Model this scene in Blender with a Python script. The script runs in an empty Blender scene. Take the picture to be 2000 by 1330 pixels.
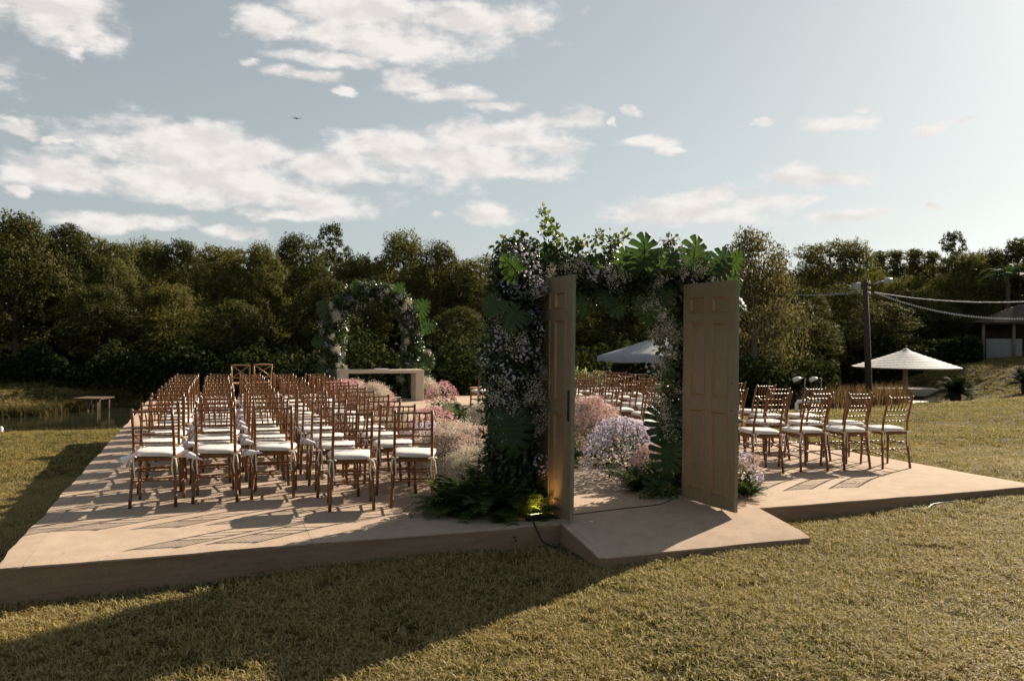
import bpy, math, random
import numpy as np
from mathutils import Vector, Matrix, Euler
R = math.radians
rnd = random.Random(7)
rng = np.random.default_rng(11)
sc = bpy.context.scene
col = sc.collection

# ------------------------------------------------------------------ camera
F_PX, TH, H0 = 1579.88, R(20.672), 1.59
PIT, ROLL = R(-.125), R(.528)
cd = bpy.data.cameras.new('camera'); cam = bpy.data.objects.new('camera', cd); col.objects.link(cam)
cd.sensor_width = 36; cd.lens = F_PX * 36 / 2000; cd.clip_start = .05; cd.clip_end = 3000
fw = Vector((math.sin(TH) * math.cos(PIT), math.cos(TH) * math.cos(PIT), math.sin(PIT)))
rt0 = Vector((math.cos(TH), -math.sin(TH), 0)); up0 = rt0.cross(fw)
rt = rt0 * math.cos(ROLL) + up0 * math.sin(ROLL)
up = up0 * math.cos(ROLL) - rt0 * math.sin(ROLL)
m = Matrix((rt, up, -fw)).transposed().to_4x4(); m.translation = (0, 0, H0)
cam.matrix_world = m
cd.dof.use_dof = True; cd.dof.focus_distance = 7.6; cd.dof.aperture_fstop = 3.2
sc.camera = cam

# ------------------------------------------------------------------ sky, sun, exposure
SUN_AZ, SUN_EL = R(64.5), R(27.0)
sc.view_settings.view_transform = 'Standard'; sc.view_settings.look = 'None'
sc.view_settings.exposure = 1.35; sc.view_settings.gamma = 1.0
W = bpy.data.worlds.new('World'); sc.world = W; W.use_nodes = True
nt = W.node_tree; nt.nodes.clear(); L = nt.links.new
def N(t, **k):
    n = nt.nodes.new(t)
    for a, b in k.items(): setattr(n, a, b)
    return n
def mth(op, a, b=None, c=None, clamp=False):
    n = N('ShaderNodeMath', operation=op); n.use_clamp = clamp
    for i, x in enumerate((a, b, c)):
        if x is None: continue
        if isinstance(x, (int, float)): n.inputs[i].default_value = x
        else: L(x, n.inputs[i])
    return n.outputs[0]
out = N('ShaderNodeOutputWorld'); bg = N('ShaderNodeBackground'); L(bg.outputs[0], out.inputs[0])
sky = N('ShaderNodeTexSky', sky_type='NISHITA'); sky.sun_disc = False
sky.sun_elevation = SUN_EL; sky.sun_rotation = SUN_AZ
sky.air_density = 1.0; sky.dust_density = 1.3; sky.ozone_density = 1.0; sky.altitude = 500
k1 = N('ShaderNodeVectorMath', operation='SCALE'); L(sky.outputs[0], k1.inputs[0]); k1.inputs['Scale'].default_value = .1
gm = N('ShaderNodeGamma'); L(k1.outputs[0], gm.inputs[0]); gm.inputs[1].default_value = .6
k2 = N('ShaderNodeVectorMath', operation='SCALE'); L(gm.outputs[0], k2.inputs[0]); k2.inputs['Scale'].default_value = 3.05
hs = N('ShaderNodeHueSaturation'); hs.inputs['Saturation'].default_value = .42; L(k2.outputs[0], hs.inputs['Color'])
tint = N('ShaderNodeMix', data_type='RGBA', blend_type='MULTIPLY'); tint.inputs[0].default_value = 1
L(hs.outputs[0], tint.inputs['A']); tint.inputs['B'].default_value = (.955, 1.01, .99, 1)
tc = N('ShaderNodeTexCoord'); sep = N('ShaderNodeSeparateXYZ'); L(tc.outputs['Generated'], sep.inputs[0])
az = mth('ARCTAN2', sep.outputs[0], sep.outputs[1]); el = mth('ARCSINE', sep.outputs[2])
comb = N('ShaderNodeCombineXYZ'); L(az, comb.inputs[0]); L(mth('MULTIPLY', el, 1.9), comb.inputs[1])
def noise(vec, scale, detail=5, rough=.55, ch=0):
    n = N('ShaderNodeTexNoise'); n.inputs['Scale'].default_value = scale; n.inputs['Detail'].default_value = detail
    n.inputs['Roughness'].default_value = rough; L(vec, n.inputs['Vector']); return n.outputs[ch]
n1 = noise(comb.outputs[0], 10, 6, .62, 1)
vm = N('ShaderNodeVectorMath', operation='SUBTRACT'); L(n1, vm.inputs[0]); vm.inputs[1].default_value = (.5, .5, .5)
vs = N('ShaderNodeVectorMath', operation='MULTIPLY_ADD'); L(vm.outputs[0], vs.inputs[0]); vs.inputs[1].default_value = (.11, .075, 0); L(comb.outputs[0], vs.inputs[2])
P = vs.outputs[0]
def world_dir(u, v):
    a = (u - 1000) / F_PX; b = (665 - v) / F_PX
    d = fw + rt * a + up * b; d.normalize(); return d
def sky_uv(u, v):
    d = world_dir(u, v); return math.atan2(d.x, d.y), math.asin(d.z) * 1.9
CL = [(110, 20, 110, 60), (165, 70, 60, 40), (170, 110, 22, 12), (45, 250, 50, 16), (115, 268, 28, 7),
      (520, 50, 60, 34), (700, 20, 160, 50), (760, 75, 220, 42), (640, 115, 110, 16), (930, 40, 130, 34), (1030, 55, 36, 22),
      (600, 152, 60, 12), (500, 130, 24, 7), (670, 180, 26, 8), (790, 155, 50, 22), (880, 185, 60, 16), (960, 208, 60, 10),
      (330, 270, 170, 36), (430, 305, 230, 48), (400, 355, 260, 42), (110, 335, 120, 30), (180, 355, 70, 22), (30, 365, 32, 14), (640, 325, 120, 34),
      (620, 395, 120, 24), (560, 415, 80, 14), (760, 285, 110, 30), (880, 310, 200, 44), (960, 265, 130, 26), (1080, 285, 60, 20), (1000, 335, 80, 20),
      (1130, 230, 40, 20), (1060, 240, 60, 14), (240, 432, 150, 16), (460, 455, 60, 14), (950, 420, 60, 22), (850, 422, 20, 7), (1240, 222, 18, 10), (1190, 240, 10, 8),
      (1260, 280, 60, 12), (1310, 296, 30, 7), (1500, 237, 20, 9), (1630, 235, 70, 17), (1680, 203, 22, 6), (1815, 255, 24, 12), (1860, 236, 24, 7),
      (1590, 352, 100, 22), (1400, 385, 90, 18), (1350, 415, 160, 24), (1480, 400, 70, 14), (1570, 395, 24, 12), (1640, 422, 60, 14), (1700, 408, 40, 6), (1250, 425, 60, 14), (1825, 405, 16, 6),
      (-160, 120, 160, 70), (-300, 330, 180, 40), (-420, 60, 200, 70), (2180, 330, 90, 20), (2350, 200, 160, 30), (300, -200, 200, 70), (1100, -330, 300, 90), (-200, -300, 240, 90), (1700, -350, 200, 60)]
mn = None
for (u, v, a, b) in CL:
    cu, cv = sky_uv(u, v)
    du = abs(sky_uv(u + a, v)[0] - cu) * 1.18; dv = abs(sky_uv(u, v - b)[1] - cv) * 1.25
    q = N('ShaderNodeVectorMath', operation='MULTIPLY_ADD'); L(P, q.inputs[0]); q.inputs[1].default_value = (1 / du, 1 / dv, 0); q.inputs[2].default_value = (-cu / du, -cv / dv, 0)
    l = N('ShaderNodeVectorMath', operation='LENGTH'); L(q.outputs[0], l.inputs[0])
    mn = l.outputs['Value'] if mn is None else mth('SMOOTH_MIN', mn, l.outputs['Value'], .08)
fb = noise(comb.outputs[0], 17, 9, .60)
off = N('ShaderNodeVectorMath', operation='ADD'); L(comb.outputs[0], off.inputs[0]); off.inputs[1].default_value = (.012, .022, 0)
fb2 = noise(off.outputs[0], 17, 6, .56); fb3 = noise(comb.outputs[0], 17, 6, .56)
dens = mth('ADD', mth('SUBTRACT', 1.0, mn), mth('MULTIPLY', mth('SUBTRACT', fb, .5), 2.3))
mr = N('ShaderNodeMapRange', interpolation_type='SMOOTHSTEP'); L(dens, mr.inputs[0])
mr.inputs[1].default_value = -.14; mr.inputs[2].default_value = .62; mr.inputs[3].default_value = 0; mr.inputs[4].default_value = .96
thick = N('ShaderNodeMapRange', interpolation_type='LINEAR')  # cloud light and shade painted from noise shifted sunward, plus cloud density
L(mth('ADD', mth('MULTIPLY', mth('SUBTRACT', fb3, fb2), -5.0), mth('MULTIPLY', dens, .35)), thick.inputs[0])
thick.inputs[1].default_value = -.25; thick.inputs[2].default_value = .75
cc = N('ShaderNodeMix', data_type='RGBA'); L(thick.outputs[0], cc.inputs[0])
CLOUD = 3.35
cc.inputs['A'].default_value = (CLOUD * 1.08, CLOUD * 1.03, CLOUD * .985, 1); cc.inputs['B'].default_value = (CLOUD * .90, CLOUD * .855, CLOUD * .83, 1)
mix = N('ShaderNodeMix', data_type='RGBA'); L(mr.outputs[0], mix.inputs[0]); L(tint.outputs['Result'], mix.inputs['A']); L(cc.outputs['Result'], mix.inputs['B'])
L(mix.outputs['Result'], bg.inputs[0]); bg.inputs[1].default_value = .1
sl = bpy.data.lights.new('sun', 'SUN'); sl.energy = 5.0; sl.angle = R(.6); sl.color = (1, .85, .67)
so = bpy.data.objects.new('sun', sl); col.objects.link(so)
sd = Vector((math.sin(SUN_AZ) * math.cos(SUN_EL), math.cos(SUN_AZ) * math.cos(SUN_EL), math.sin(SUN_EL)))
so.rotation_euler = sd.to_track_quat('Z', 'Y').to_euler(); so.location = sd * 50

# ------------------------------------------------------------------ helpers
def at(u, v, d):
    """world point seen at that spot of the photograph at forward distance d"""
    a = (u - 1000) / F_PX; b = (665 - v) / F_PX
    return Vector((0, 0, H0)) + (fw + rt * a + up * b) * d
def atz(u, v, z=0.):
    a = (u - 1000) / F_PX; b = (665 - v) / F_PX
    r = fw + rt * a + up * b; return Vector((0, 0, H0)) + r * ((z - H0) / r.z)
def aty(u, v, Y):
    a = (u - 1000) / F_PX; b = (665 - v) / F_PX
    r = fw + rt * a + up * b; return Vector((0, 0, H0)) + r * (Y / r.y)

def tag(o, label=None, cat=None, group=None, kind=None):
    if label: o['label'] = label
    if cat: o['category'] = cat
    if group: o['group'] = group
    if kind: o['kind'] = kind
    return o
def empty(name, loc=(0, 0, 0), rz=0, parent=None):
    o = bpy.data.objects.new(name, None); col.objects.link(o); o.location = loc; o.rotation_euler = (0, 0, rz)
    o.empty_display_size = .1
    if parent: o.parent = parent
    return o
def link(name, me, parent=None, M=None, kind=None):
    o = bpy.data.objects.new(name, me); col.objects.link(o)
    if parent: o.parent = parent
    if M is not None: o.matrix_local = M
    if kind: o['kind'] = kind
    return o
def np_mesh(name, V, Fq, mats, mi=None, smooth=False):
    """V (n,3); Fq (m,k) faces all with k corners, or a list of such arrays"""
    me = bpy.data.meshes.new(name)
    V = np.asarray(V, dtype=np.float32)
    Fs = Fq if isinstance(Fq, list) else [Fq]
    Fs = [np.asarray(f, dtype=np.int32) for f in Fs if len(f)]
    me.vertices.add(len(V)); me.vertices.foreach_set('co', V.ravel())
    nl = sum(f.size for f in Fs); nf = sum(len(f) for f in Fs)
    me.loops.add(nl); me.loops.foreach_set('vertex_index', np.concatenate([f.ravel() for f in Fs]))
    me.polygons.add(nf)
    tot = np.concatenate([np.full(len(f), f.shape[1], dtype=np.int32) for f in Fs])
    st = np.concatenate([[0], np.cumsum(tot)[:-1]]).astype(np.int32)
    me.polygons.foreach_set('loop_start', st); me.polygons.foreach_set('loop_total', tot)
    if mi is not None: me.polygons.foreach_set('material_index', np.asarray(mi, dtype=np.int32))
    if smooth: me.polygons.foreach_set('use_smooth', np.ones(nf, dtype=bool))
    me.update(calc_edges=True)
    for mm in (mats if isinstance(mats, (list, tuple)) else [mats]): me.materials.append(mm)
    return me
class MB:
    def __init__(s): s.v = []; s.f = []; s.m = []; s.cur = 0
    def add(s, vs, fs):
        b = len(s.v); s.v += [tuple(x) for x in vs]
        for f in fs: s.f.append([b + i for i in f]); s.m.append(s.cur)
        return s
    def box(s, a, b, M=None, bev=0.0):
        x0, y0, z0 = a; x1, y1, z1 = b
        if bev > 0:
            bb = bev; vs = []; idx = {}
            # chamfered box
            for sx in (0, 1):
                for sy in (0, 1):
                    for sz in (0, 1):
                        X = (x0, x1)[sx]; Y = (y0, y1)[sy]; Z = (z0, z1)[sz]
                        ix = X + (bb if sx == 0 else -bb); iy = Y + (bb if sy == 0 else -bb); iz = Z + (bb if sz == 0 else -bb)
                        for k, p in enumerate(((X, iy, iz), (ix, Y, iz), (ix, iy, Z))):
                            idx[(sx, sy, sz, k)] = len(vs); vs.append(p)
            fs = []
            def g(sx, sy, sz, k): return idx[(sx, sy, sz, k)]
            for s_ in (0, 1):
                q = [g(s_, 0, 0, 0), g(s_, 1, 0, 0), g(s_, 1, 1, 0), g(s_, 0, 1, 0)]; fs.append(q if s_ else q[::-1])
                q = [g(0, s_, 0, 1), g(0, s_, 1, 1), g(1, s_, 1, 1), g(1, s_, 0, 1)]; fs.append(q if s_ else q[::-1])
                q = [g(0, 0, s_, 2), g(1, 0, s_, 2), g(1, 1, s_, 2), g(0, 1, s_, 2)]; fs.append(q if s_ else q[::-1])
            for a_ in (0, 1):
                for b_ in (0, 1):
                    fs.append([g(a_, b_, 0, 0), g(a_, b_, 1, 0), g(a_, b_, 1, 1), g(a_, b_, 0, 1)])
                    fs.append([g(a_, 0, b_, 0), g(a_, 1, b_, 0), g(a_, 1, b_, 2), g(a_, 0, b_, 2)])
                    fs.append([g(0, a_, b_, 1), g(1, a_, b_, 1), g(1, a_, b_, 2), g(0, a_, b_, 2)])
                    for c_ in (0, 1): fs.append([g(a_, b_, c_, 0), g(a_, b_, c_, 1), g(a_, b_, c_, 2)])
        else:
            vs = [(x0, y0, z0), (x1, y0, z0), (x1, y1, z0), (x0, y1, z0), (x0, y0, z1), (x1, y0, z1), (x1, y1, z1), (x0, y1, z1)]
            fs = [(3, 2, 1, 0), (4, 5, 6, 7), (0, 1, 5, 4), (1, 2, 6, 5), (2, 3, 7, 6), (3, 0, 4, 7)]
        if M is not None: vs = [M @ Vector(p) for p in vs]
        return s.add(vs, fs)
    def tube(s, pts, rad, n=8, cap=True, squash=1.0):
        pts = [Vector(p) for p in pts]
        if not hasattr(rad, '__len__'): rad = [rad] * len(pts)
        vs = []; ref = None
        for i, p in enumerate(pts):
            d = (pts[min(i + 1, len(pts) - 1)] - pts[max(i - 1, 0)])
            d = d.normalized() if d.length > 1e-9 else Vector((0, 0, 1))
            if ref is None: ref = Vector((0, 0, 1)).cross(d) if abs(d.z) < .9 else Vector((0, 1, 0)).cross(d)
            x = (ref - d * ref.dot(d)).normalized(); y = d.cross(x); ref = x
            for k in range(n):
                t = 2 * math.pi * k / n; vs.append(p + (x * math.cos(t) + y * math.sin(t) * squash) * rad[i])
        fs = [(i * n + k, i * n + (k + 1) % n, (i + 1) * n + (k + 1) % n, (i + 1) * n + k) for i in range(len(pts) - 1) for k in range(n)]
        if cap: fs += [tuple(range(n))[::-1], tuple((len(pts) - 1) * n + k for k in range(n))]
        return s.add(vs, fs)
    def lathe(s, prof, n=24, c=(0, 0), cap=False):
        vs = [(c[0] + r * math.cos(2 * math.pi * k / n), c[1] + r * math.sin(2 * math.pi * k / n), z) for r, z in prof for k in range(n)]
        fs = [(i * n + k, i * n + (k + 1) % n, (i + 1) * n + (k + 1) % n, (i + 1) * n + k) for i in range(len(prof) - 1) for k in range(n)]
        if cap: fs += [tuple(range(n))[::-1], tuple((len(prof) - 1) * n + k for k in range(n))]
        return s.add(vs, fs)
    def mesh(s, name, mats, smooth=False):
        me = bpy.data.meshes.new(name); me.from_pydata(s.v, [], s.f); me.update()
        for mm in (mats if isinstance(mats, (list, tuple)) else [mats]): me.materials.append(mm)
        if len(set(s.m)) > 1 or (s.m and s.m[0]): me.polygons.foreach_set('material_index', s.m)
        if smooth: me.polygons.foreach_set('use_smooth', [len(f) <= 4 for f in s.f])
        return me
    def build(s, name, mats, parent=None, smooth=False, M=None, kind=None):
        return link(name, s.mesh(name, mats, smooth), parent, M, kind)

# ------------------------------------------------------------------ materials
class Mat:
    def __init__(s, name, rough=.7, spec=.3):
        s.m = bpy.data.materials.new(name); s.m.use_nodes = True; s.t = s.m.node_tree
        s.b = s.t.nodes['Principled BSDF']; s.b.inputs['Roughness'].default_value = rough; s.b.inputs['Specular IOR Level'].default_value = spec
    def n(s, t, **k):
        x = s.t.nodes.new(t)
        for a, b in k.items(): setattr(x, a, b)
        return x
    def l(s, a, b): s.t.links.new(a, b)
    def noise(s, scale, detail=4, rough=.6, coord='Object', vec=None, sx=None):
        x = s.n('ShaderNodeTexNoise'); x.inputs['Scale'].default_value = scale; x.inputs['Detail'].default_value = detail; x.inputs['Roughness'].default_value = rough
        if vec is None:
            if coord == 'World': vec = s.n('ShaderNodeNewGeometry').outputs['Position']
            else: vec = s.n('ShaderNodeTexCoord').outputs[coord]
        if sx:
            mp = s.n('ShaderNodeVectorMath', operation='MULTIPLY'); s.l(vec, mp.inputs[0]); mp.inputs[1].default_value = sx; vec = mp.outputs[0]
        s.l(vec, x.inputs['Vector']); return x.outputs['Fac']
    def ramp(s, fac, stops):
        r = s.n('ShaderNodeValToRGB'); e = r.color_ramp.elements
        while len(e) < len(stops): e.new(.5)
        for i, (p, c) in enumerate(stops): e[i].position = p; e[i].color = (*c, 1)
        s.l(fac, r.inputs[0]); return r.outputs[0]
    def mixc(s, f, a, b, bt='MIX'):
        x = s.n('ShaderNodeMix', data_type='RGBA', blend_type=bt)
        if isinstance(f, (int, float)): x.inputs[0].default_value = f
        else: s.l(f, x.inputs[0])
        for k, c in (('A', a), ('B', b)):
            if isinstance(c, tuple): x.inputs[k].default_value = (*c, 1)
            else: s.l(c, x.inputs[k])
        return x.outputs['Result']
    def color(s, c):
        if isinstance(c, tuple): s.b.inputs['Base Color'].default_value = (*c, 1)
        else: s.l(c, s.b.inputs['Base Color'])
        s.c = c; return s
    def bump(s, h, strength=.3, dist=.01):
        x = s.n('ShaderNodeBump'); x.inputs['Strength'].default_value = strength; x.inputs['Distance'].default_value = dist
        s.l(h, x.inputs['Height']); s.l(x.outputs[0], s.b.inputs['Normal']); return s
    def translucent(s, amt, gain=1.3, tint=(1, 1.05, .6)):
        o = s.t.nodes['Material Output']; tr = s.n('ShaderNodeBsdfTranslucent')
        g = s.mixc(1.0, s.c, tuple(gain * x for x in tint), 'MULTIPLY'); s.l(g, tr.inputs[0])
        mx = s.n('ShaderNodeMixShader'); mx.inputs[0].default_value = amt
        s.l(s.b.outputs[0], mx.inputs[1]); s.l(tr.outputs[0], mx.inputs[2]); s.l(mx.outputs[0], o.inputs[0]); return s
def island(M): return M.n('ShaderNodeNewGeometry').outputs['Random Per Island']
def leafmat(name, stops, trans=.35, rough=.5, spec=.3, objvar=.35, gain=1.3):
    M = Mat(name, rough, spec)
    c = M.ramp(island(M), stops)
    oi = M.n('ShaderNodeObjectInfo').outputs['Random']
    c = M.mixc(objvar, c, M.ramp(oi, [(0, (.55, .6, .5)), (.5, (1, 1, 1)), (1, (1.5, 1.25, .9))]), 'MULTIPLY')
    M.color(c); M.translucent(trans, gain); return M.m
def plain(name, c, rough=.6, spec=.3, var=.12, scale=6, bump=0, metallic=0):
    M = Mat(name, rough, spec)
    n = M.noise(scale, 5, .6)
    M.color(M.ramp(n, [(.25, tuple(x * (1 - var) for x in c)), (.75, tuple(min(1, x * (1 + var)) for x in c))]))
    if bump: M.bump(M.noise(scale * 12, 3), bump, .004)
    M.b.inputs['Metallic'].default_value = metallic
    return M.m
# carpet
M = Mat('beige_carpet', .95, .1)
big = M.noise(.55, 5, .6, 'World'); fine = M.noise(160, 3, .7, 'World'); mid = M.noise(5, 5, .7, 'World')
c = M.ramp(fine, [(.3, (.34, .262, .20)), (.7, (.50, .395, .31))])
c = M.mixc(.8, c, M.ramp(mid, [(.3, (.76, .74, .72)), (.65, (1, 1, 1))]), 'MULTIPLY')
sp_ = M.noise(38, 2, .5, 'World'); c = M.mixc(.7, c, M.ramp(sp_, [(.27, (.62, .58, .54)), (.34, (1, 1, 1))]), 'MULTIPLY')
c = M.mixc(.55, c, M.ramp(big, [(.35, (.8, .78, .76)), (.6, (1, 1, 1))]), 'MULTIPLY')
M.color(c); M.bump(fine, .5, .003); CARPET = M.m
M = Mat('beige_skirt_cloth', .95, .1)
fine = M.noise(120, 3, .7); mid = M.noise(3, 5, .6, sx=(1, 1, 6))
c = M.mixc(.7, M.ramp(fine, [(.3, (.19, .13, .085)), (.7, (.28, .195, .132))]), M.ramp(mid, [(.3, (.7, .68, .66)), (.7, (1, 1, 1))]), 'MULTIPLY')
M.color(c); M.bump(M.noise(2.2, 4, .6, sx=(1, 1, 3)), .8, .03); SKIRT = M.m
# mahogany
M = Mat('mahogany_wood', .34, .4)
g = M.noise(26, 4, .6, sx=(1, 1, .15)); oi = M.n('ShaderNodeObjectInfo').outputs['Random']
c = M.ramp(g, [(.25, (.085, .030, .007)), (.75, (.22, .088, .020))])
c = M.mixc(.5, c, M.ramp(oi, [(0, (.8, .8, .8)), (1, (1.25, 1.2, 1.15))]), 'MULTIPLY')
M.color(c); M.b.inputs['Coat Weight'].default_value = .12; M.b.inputs['Coat Roughness'].default_value = .15; WOOD = M.m
M = Mat('honey_wood', .4, .4); g = M.noise(20, 4, .6, sx=(1, 1, .15))
M.color(M.ramp(g, [(.25, (.36, .19, .08)), (.75, (.52, .30, .14))])); HONEY = M.m
M = Mat('white_cushion', .9, .15); g = M.noise(14, 4, .6)
M.color(M.ramp(g, [(.3, (.54, .52, .50)), (.7, (.64, .62, .60))])); M.bump(g, .3, .01); CUSHION = M.m
RIBBON = plain('cream_ribbon', (.66, .60, .50), .8, .2)
PAPER = plain('white_paper', (.74, .72, .76), .8, .2, .08)
# door paint
M = Mat('taupe_door_paint', .5, .4)
g = M.noise(14, 6, .7, sx=(6, 6, .5)); g2 = M.noise(2.2, 5, .6)
c = M.ramp(g, [(.3, (.185, .142, .088)), (.7, (.255, .20, .128))])
c = M.mixc(.6, c, M.ramp(g2, [(.3, (.74, .76, .78)), (.7, (1.08, 1.03, .98))]), 'MULTIPLY')
M.color(c); M.bump(g, .25, .003); DOOR = M.m
M = Mat('gilded_moulding', .42, .5); g = M.noise(18, 5, .7)
M.color(M.ramp(g, [(.3, (.22, .135, .06)), (.7, (.34, .215, .10))])); M.b.inputs['Metallic'].default_value = .25; GOLD = M.m
M = Mat('green_grey_door_edge', .6, .3); g = M.noise(20, 5, .7, sx=(3, 3, .6))
M.color(M.ramp(g, [(.3, (.12, .13, .09)), (.6, (.24, .22, .155)), (.8, (.33, .28, .2))])); DEDGE = M.m
WALLM = plain('shaded_white_wall', (.22, .225, .22), .85, .2, .15)  # white kiosk wall, its shade put into this grey colour
IRON = plain('dark_iron', (.02, .019, .018), .45, .5)
BLACK = plain('black_rubber', (.012, .012, .012), .6, .3)
WHITEP = plain('white_paint', (.72, .72, .70), .5, .4, .06)
GREYM = plain('grey_metal', (.35, .36, .36), .4, .5)
CONC = plain('pale_concrete', (.42, .37, .32), .9, .2, .2, 1.5, .3)
CREAM = plain('cream_table_paint', (.50, .42, .33), .6, .3, .06)
BARK = plain('tree_bark', (.09, .065, .045), .9, .2, .35, 5, .6)
PALEBARK = plain('pale_bark', (.20, .165, .125), .9, .2, .3, 5, .5)
POLEW = plain('weathered_pole_wood', (.055, .042, .036), .85, .2, .3, 4, .4)
# foliage
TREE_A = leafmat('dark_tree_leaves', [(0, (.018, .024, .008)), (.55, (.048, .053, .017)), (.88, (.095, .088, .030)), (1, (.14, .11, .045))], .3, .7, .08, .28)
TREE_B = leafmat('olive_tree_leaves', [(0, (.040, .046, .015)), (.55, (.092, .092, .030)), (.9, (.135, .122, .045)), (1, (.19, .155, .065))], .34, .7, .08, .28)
TREE_C = leafmat('dry_willow_leaves', [(0, (.065, .058, .030)), (.6, (.135, .112, .062)), (1, (.22, .18, .11))], .35, .7, .1)
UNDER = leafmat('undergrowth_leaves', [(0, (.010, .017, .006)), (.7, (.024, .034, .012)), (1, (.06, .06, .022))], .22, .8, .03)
ARCHLEAF = leafmat('glossy_arch_leaves', [(0, (.014, .030, .012)), (.6, (.034, .062, .022)), (1, (.085, .12, .04))], .3, .35, .5, .2)
VINE = leafmat('light_vine_leaves', [(0, (.05, .075, .022)), (.6, (.09, .12, .035)), (1, (.16, .17, .06))], .4, .4, .4, .2)
FERN = leafmat('fern_leaves', [(0, (.022, .042, .014)), (.6, (.045, .075, .024)), (1, (.085, .11, .035))], .35, .6, .1, .4)
HYDR = leafmat('pale_green_hydrangea', [(0, (.10, .14, .05)), (1, (.28, .32, .16))], .35, .6, .2, .2)
M = Mat('monstera_leaf', .4, .35); tcn = M.n('ShaderNodeTexCoord').outputs['Object']
oi = M.n('ShaderNodeObjectInfo').outputs['Random']
c = M.mixc(M.noise(9, 4, .6), (.011, .026, .009), (.026, .052, .016))
c = M.mixc(oi, c, M.mixc(1.0, c, (1.9, 1.6, 1.2), 'MULTIPLY'))
M.color(c); M.translucent(.40, 2.0); MONST = M.m
def petal(name, a, b, trans=.35):
    M = Mat(name, .7, .2); M.color(M.ramp(island(M), [(0, a), (1, b)])); M.translucent(trans, 1.0, (1, .98, .95)); return M.m
LAV = petal('lavender_petals', (.40, .36, .50), (.66, .62, .74))
PINK = petal('pink_petals', (.62, .38, .41), (.82, .62, .63))
DPINK = petal('deep_pink_petals', (.50, .21, .26), (.72, .44, .47))
RED = petal('red_petals', (.30, .035, .03), (.50, .08, .06))
GYP = petal('white_gypsophila', (.74, .68, .58), (.88, .85, .78), .45)
PGYP = petal('pinkish_gypsophila', (.74, .54, .52), (.86, .76, .72), .45)
YEL = plain('flower_centre', (.55, .42, .15), .8, .2)
STEM = plain('green_stem', (.10, .13, .05), .7, .2)
# ground / lawn
def lawn_color(M, coordw='World'):
    patch = M.noise(.9, 6, .65, 'World'); patch2 = M.noise(.33, 5, .65, 'World'); fine = M.noise(30, 3, .7, 'World')
    g = M.ramp(patch, [(.36, (.060, .060, .018)), (.5, (.128, .102, .038)), (.62, (.20, .142, .068))])
    return g, patch2, fine
M = Mat('lawn_soil', .95, .1)
g, p2, fn = lawn_color(M)
c = M.mixc(1.0, M.mixc(.75, g, M.ramp(fn, [(.3, (.45, .45, .42)), (.7, (1.15, 1.1, 1.0))]), 'MULTIPLY'), (.5, .5, .45), 'MULTIPLY')
c = M.mixc(.5, c, M.ramp(p2, [(.4, (.8, 1, .7)), (.6, (1.1, .95, .8))]), 'MULTIPLY')
M.color(c); M.bump(M.noise(14, 5, .7, 'World'), 1.0, .05); GROUND = M.m
M = Mat('grass_blades', .6, .15)
g, p2, fn = lawn_color(M)
c = M.mixc(island(M), M.mixc(1.0, g, (.75, .95, .6), 'MULTIPLY'), M.mixc(1.0, g, (1.75, 1.5, 1.35), 'MULTIPLY'))
c = M.mixc(.8, c, M.ramp(p2, [(.38, (.72, .86, .62)), (.62, (1.2, 1.1, 1.0))]), 'MULTIPLY')
dry = M.n('ShaderNodeMath', operation='GREATER_THAN'); M.l(island(M), dry.inputs[0]); dry.inputs[1].default_value = .72
c = M.mixc(dry.outputs[0], c, (.38, .30, .15))
M.color(c); M.translucent(.35, 1.1); GRASS = M.m
M = Mat('dry_reed', .8, .2); M.color(M.ramp(island(M), [(0, (.08, .05, .03)), (.6, (.17, .10, .065)), (1, (.26, .17, .11))])); M.translucent(.3, 1.0); REED = M.m
M = Mat('bank_grass_mat', .8, .2); M.color(M.ramp(island(M), [(0, (.03, .03, .010)), (.6, (.07, .055, .02)), (1, (.14, .10, .04))])); M.translucent(.3, 1.0); BANKG = M.m
M = Mat('pond_water', .06, .5); M.color((.018, .02, .012)); M.bump(M.noise(3.5, 4, .6, 'World'), .12, .03); WATER = M.m
M = Mat('umbrella_white', .75, .2); g = M.noise(3, 4, .6)
M.color(M.ramp(g, [(.3, (.58, .56, .55)), (.7, (.74, .72, .70))])); M.bump(M.noise(10, 4), .4, .02); UMBW = M.m
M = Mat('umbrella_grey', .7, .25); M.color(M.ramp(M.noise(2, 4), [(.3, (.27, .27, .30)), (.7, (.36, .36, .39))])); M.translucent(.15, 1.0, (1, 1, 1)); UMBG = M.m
M = Mat('clay_tiles', .85, .2); M.color(M.ramp(M.noise(3, 5), [(.3, (.045, .034, .026)), (.7, (.09, .064, .048))])); TILE = M.m
M = Mat('lit_lamp_glass', .4, .3); M.color((.9, .7, .4)); M.b.inputs['Emission Color'].default_value = (1, .68, .30, 1); M.b.inputs['Emission Strength'].default_value = 5; LAMPG = M.m

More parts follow.
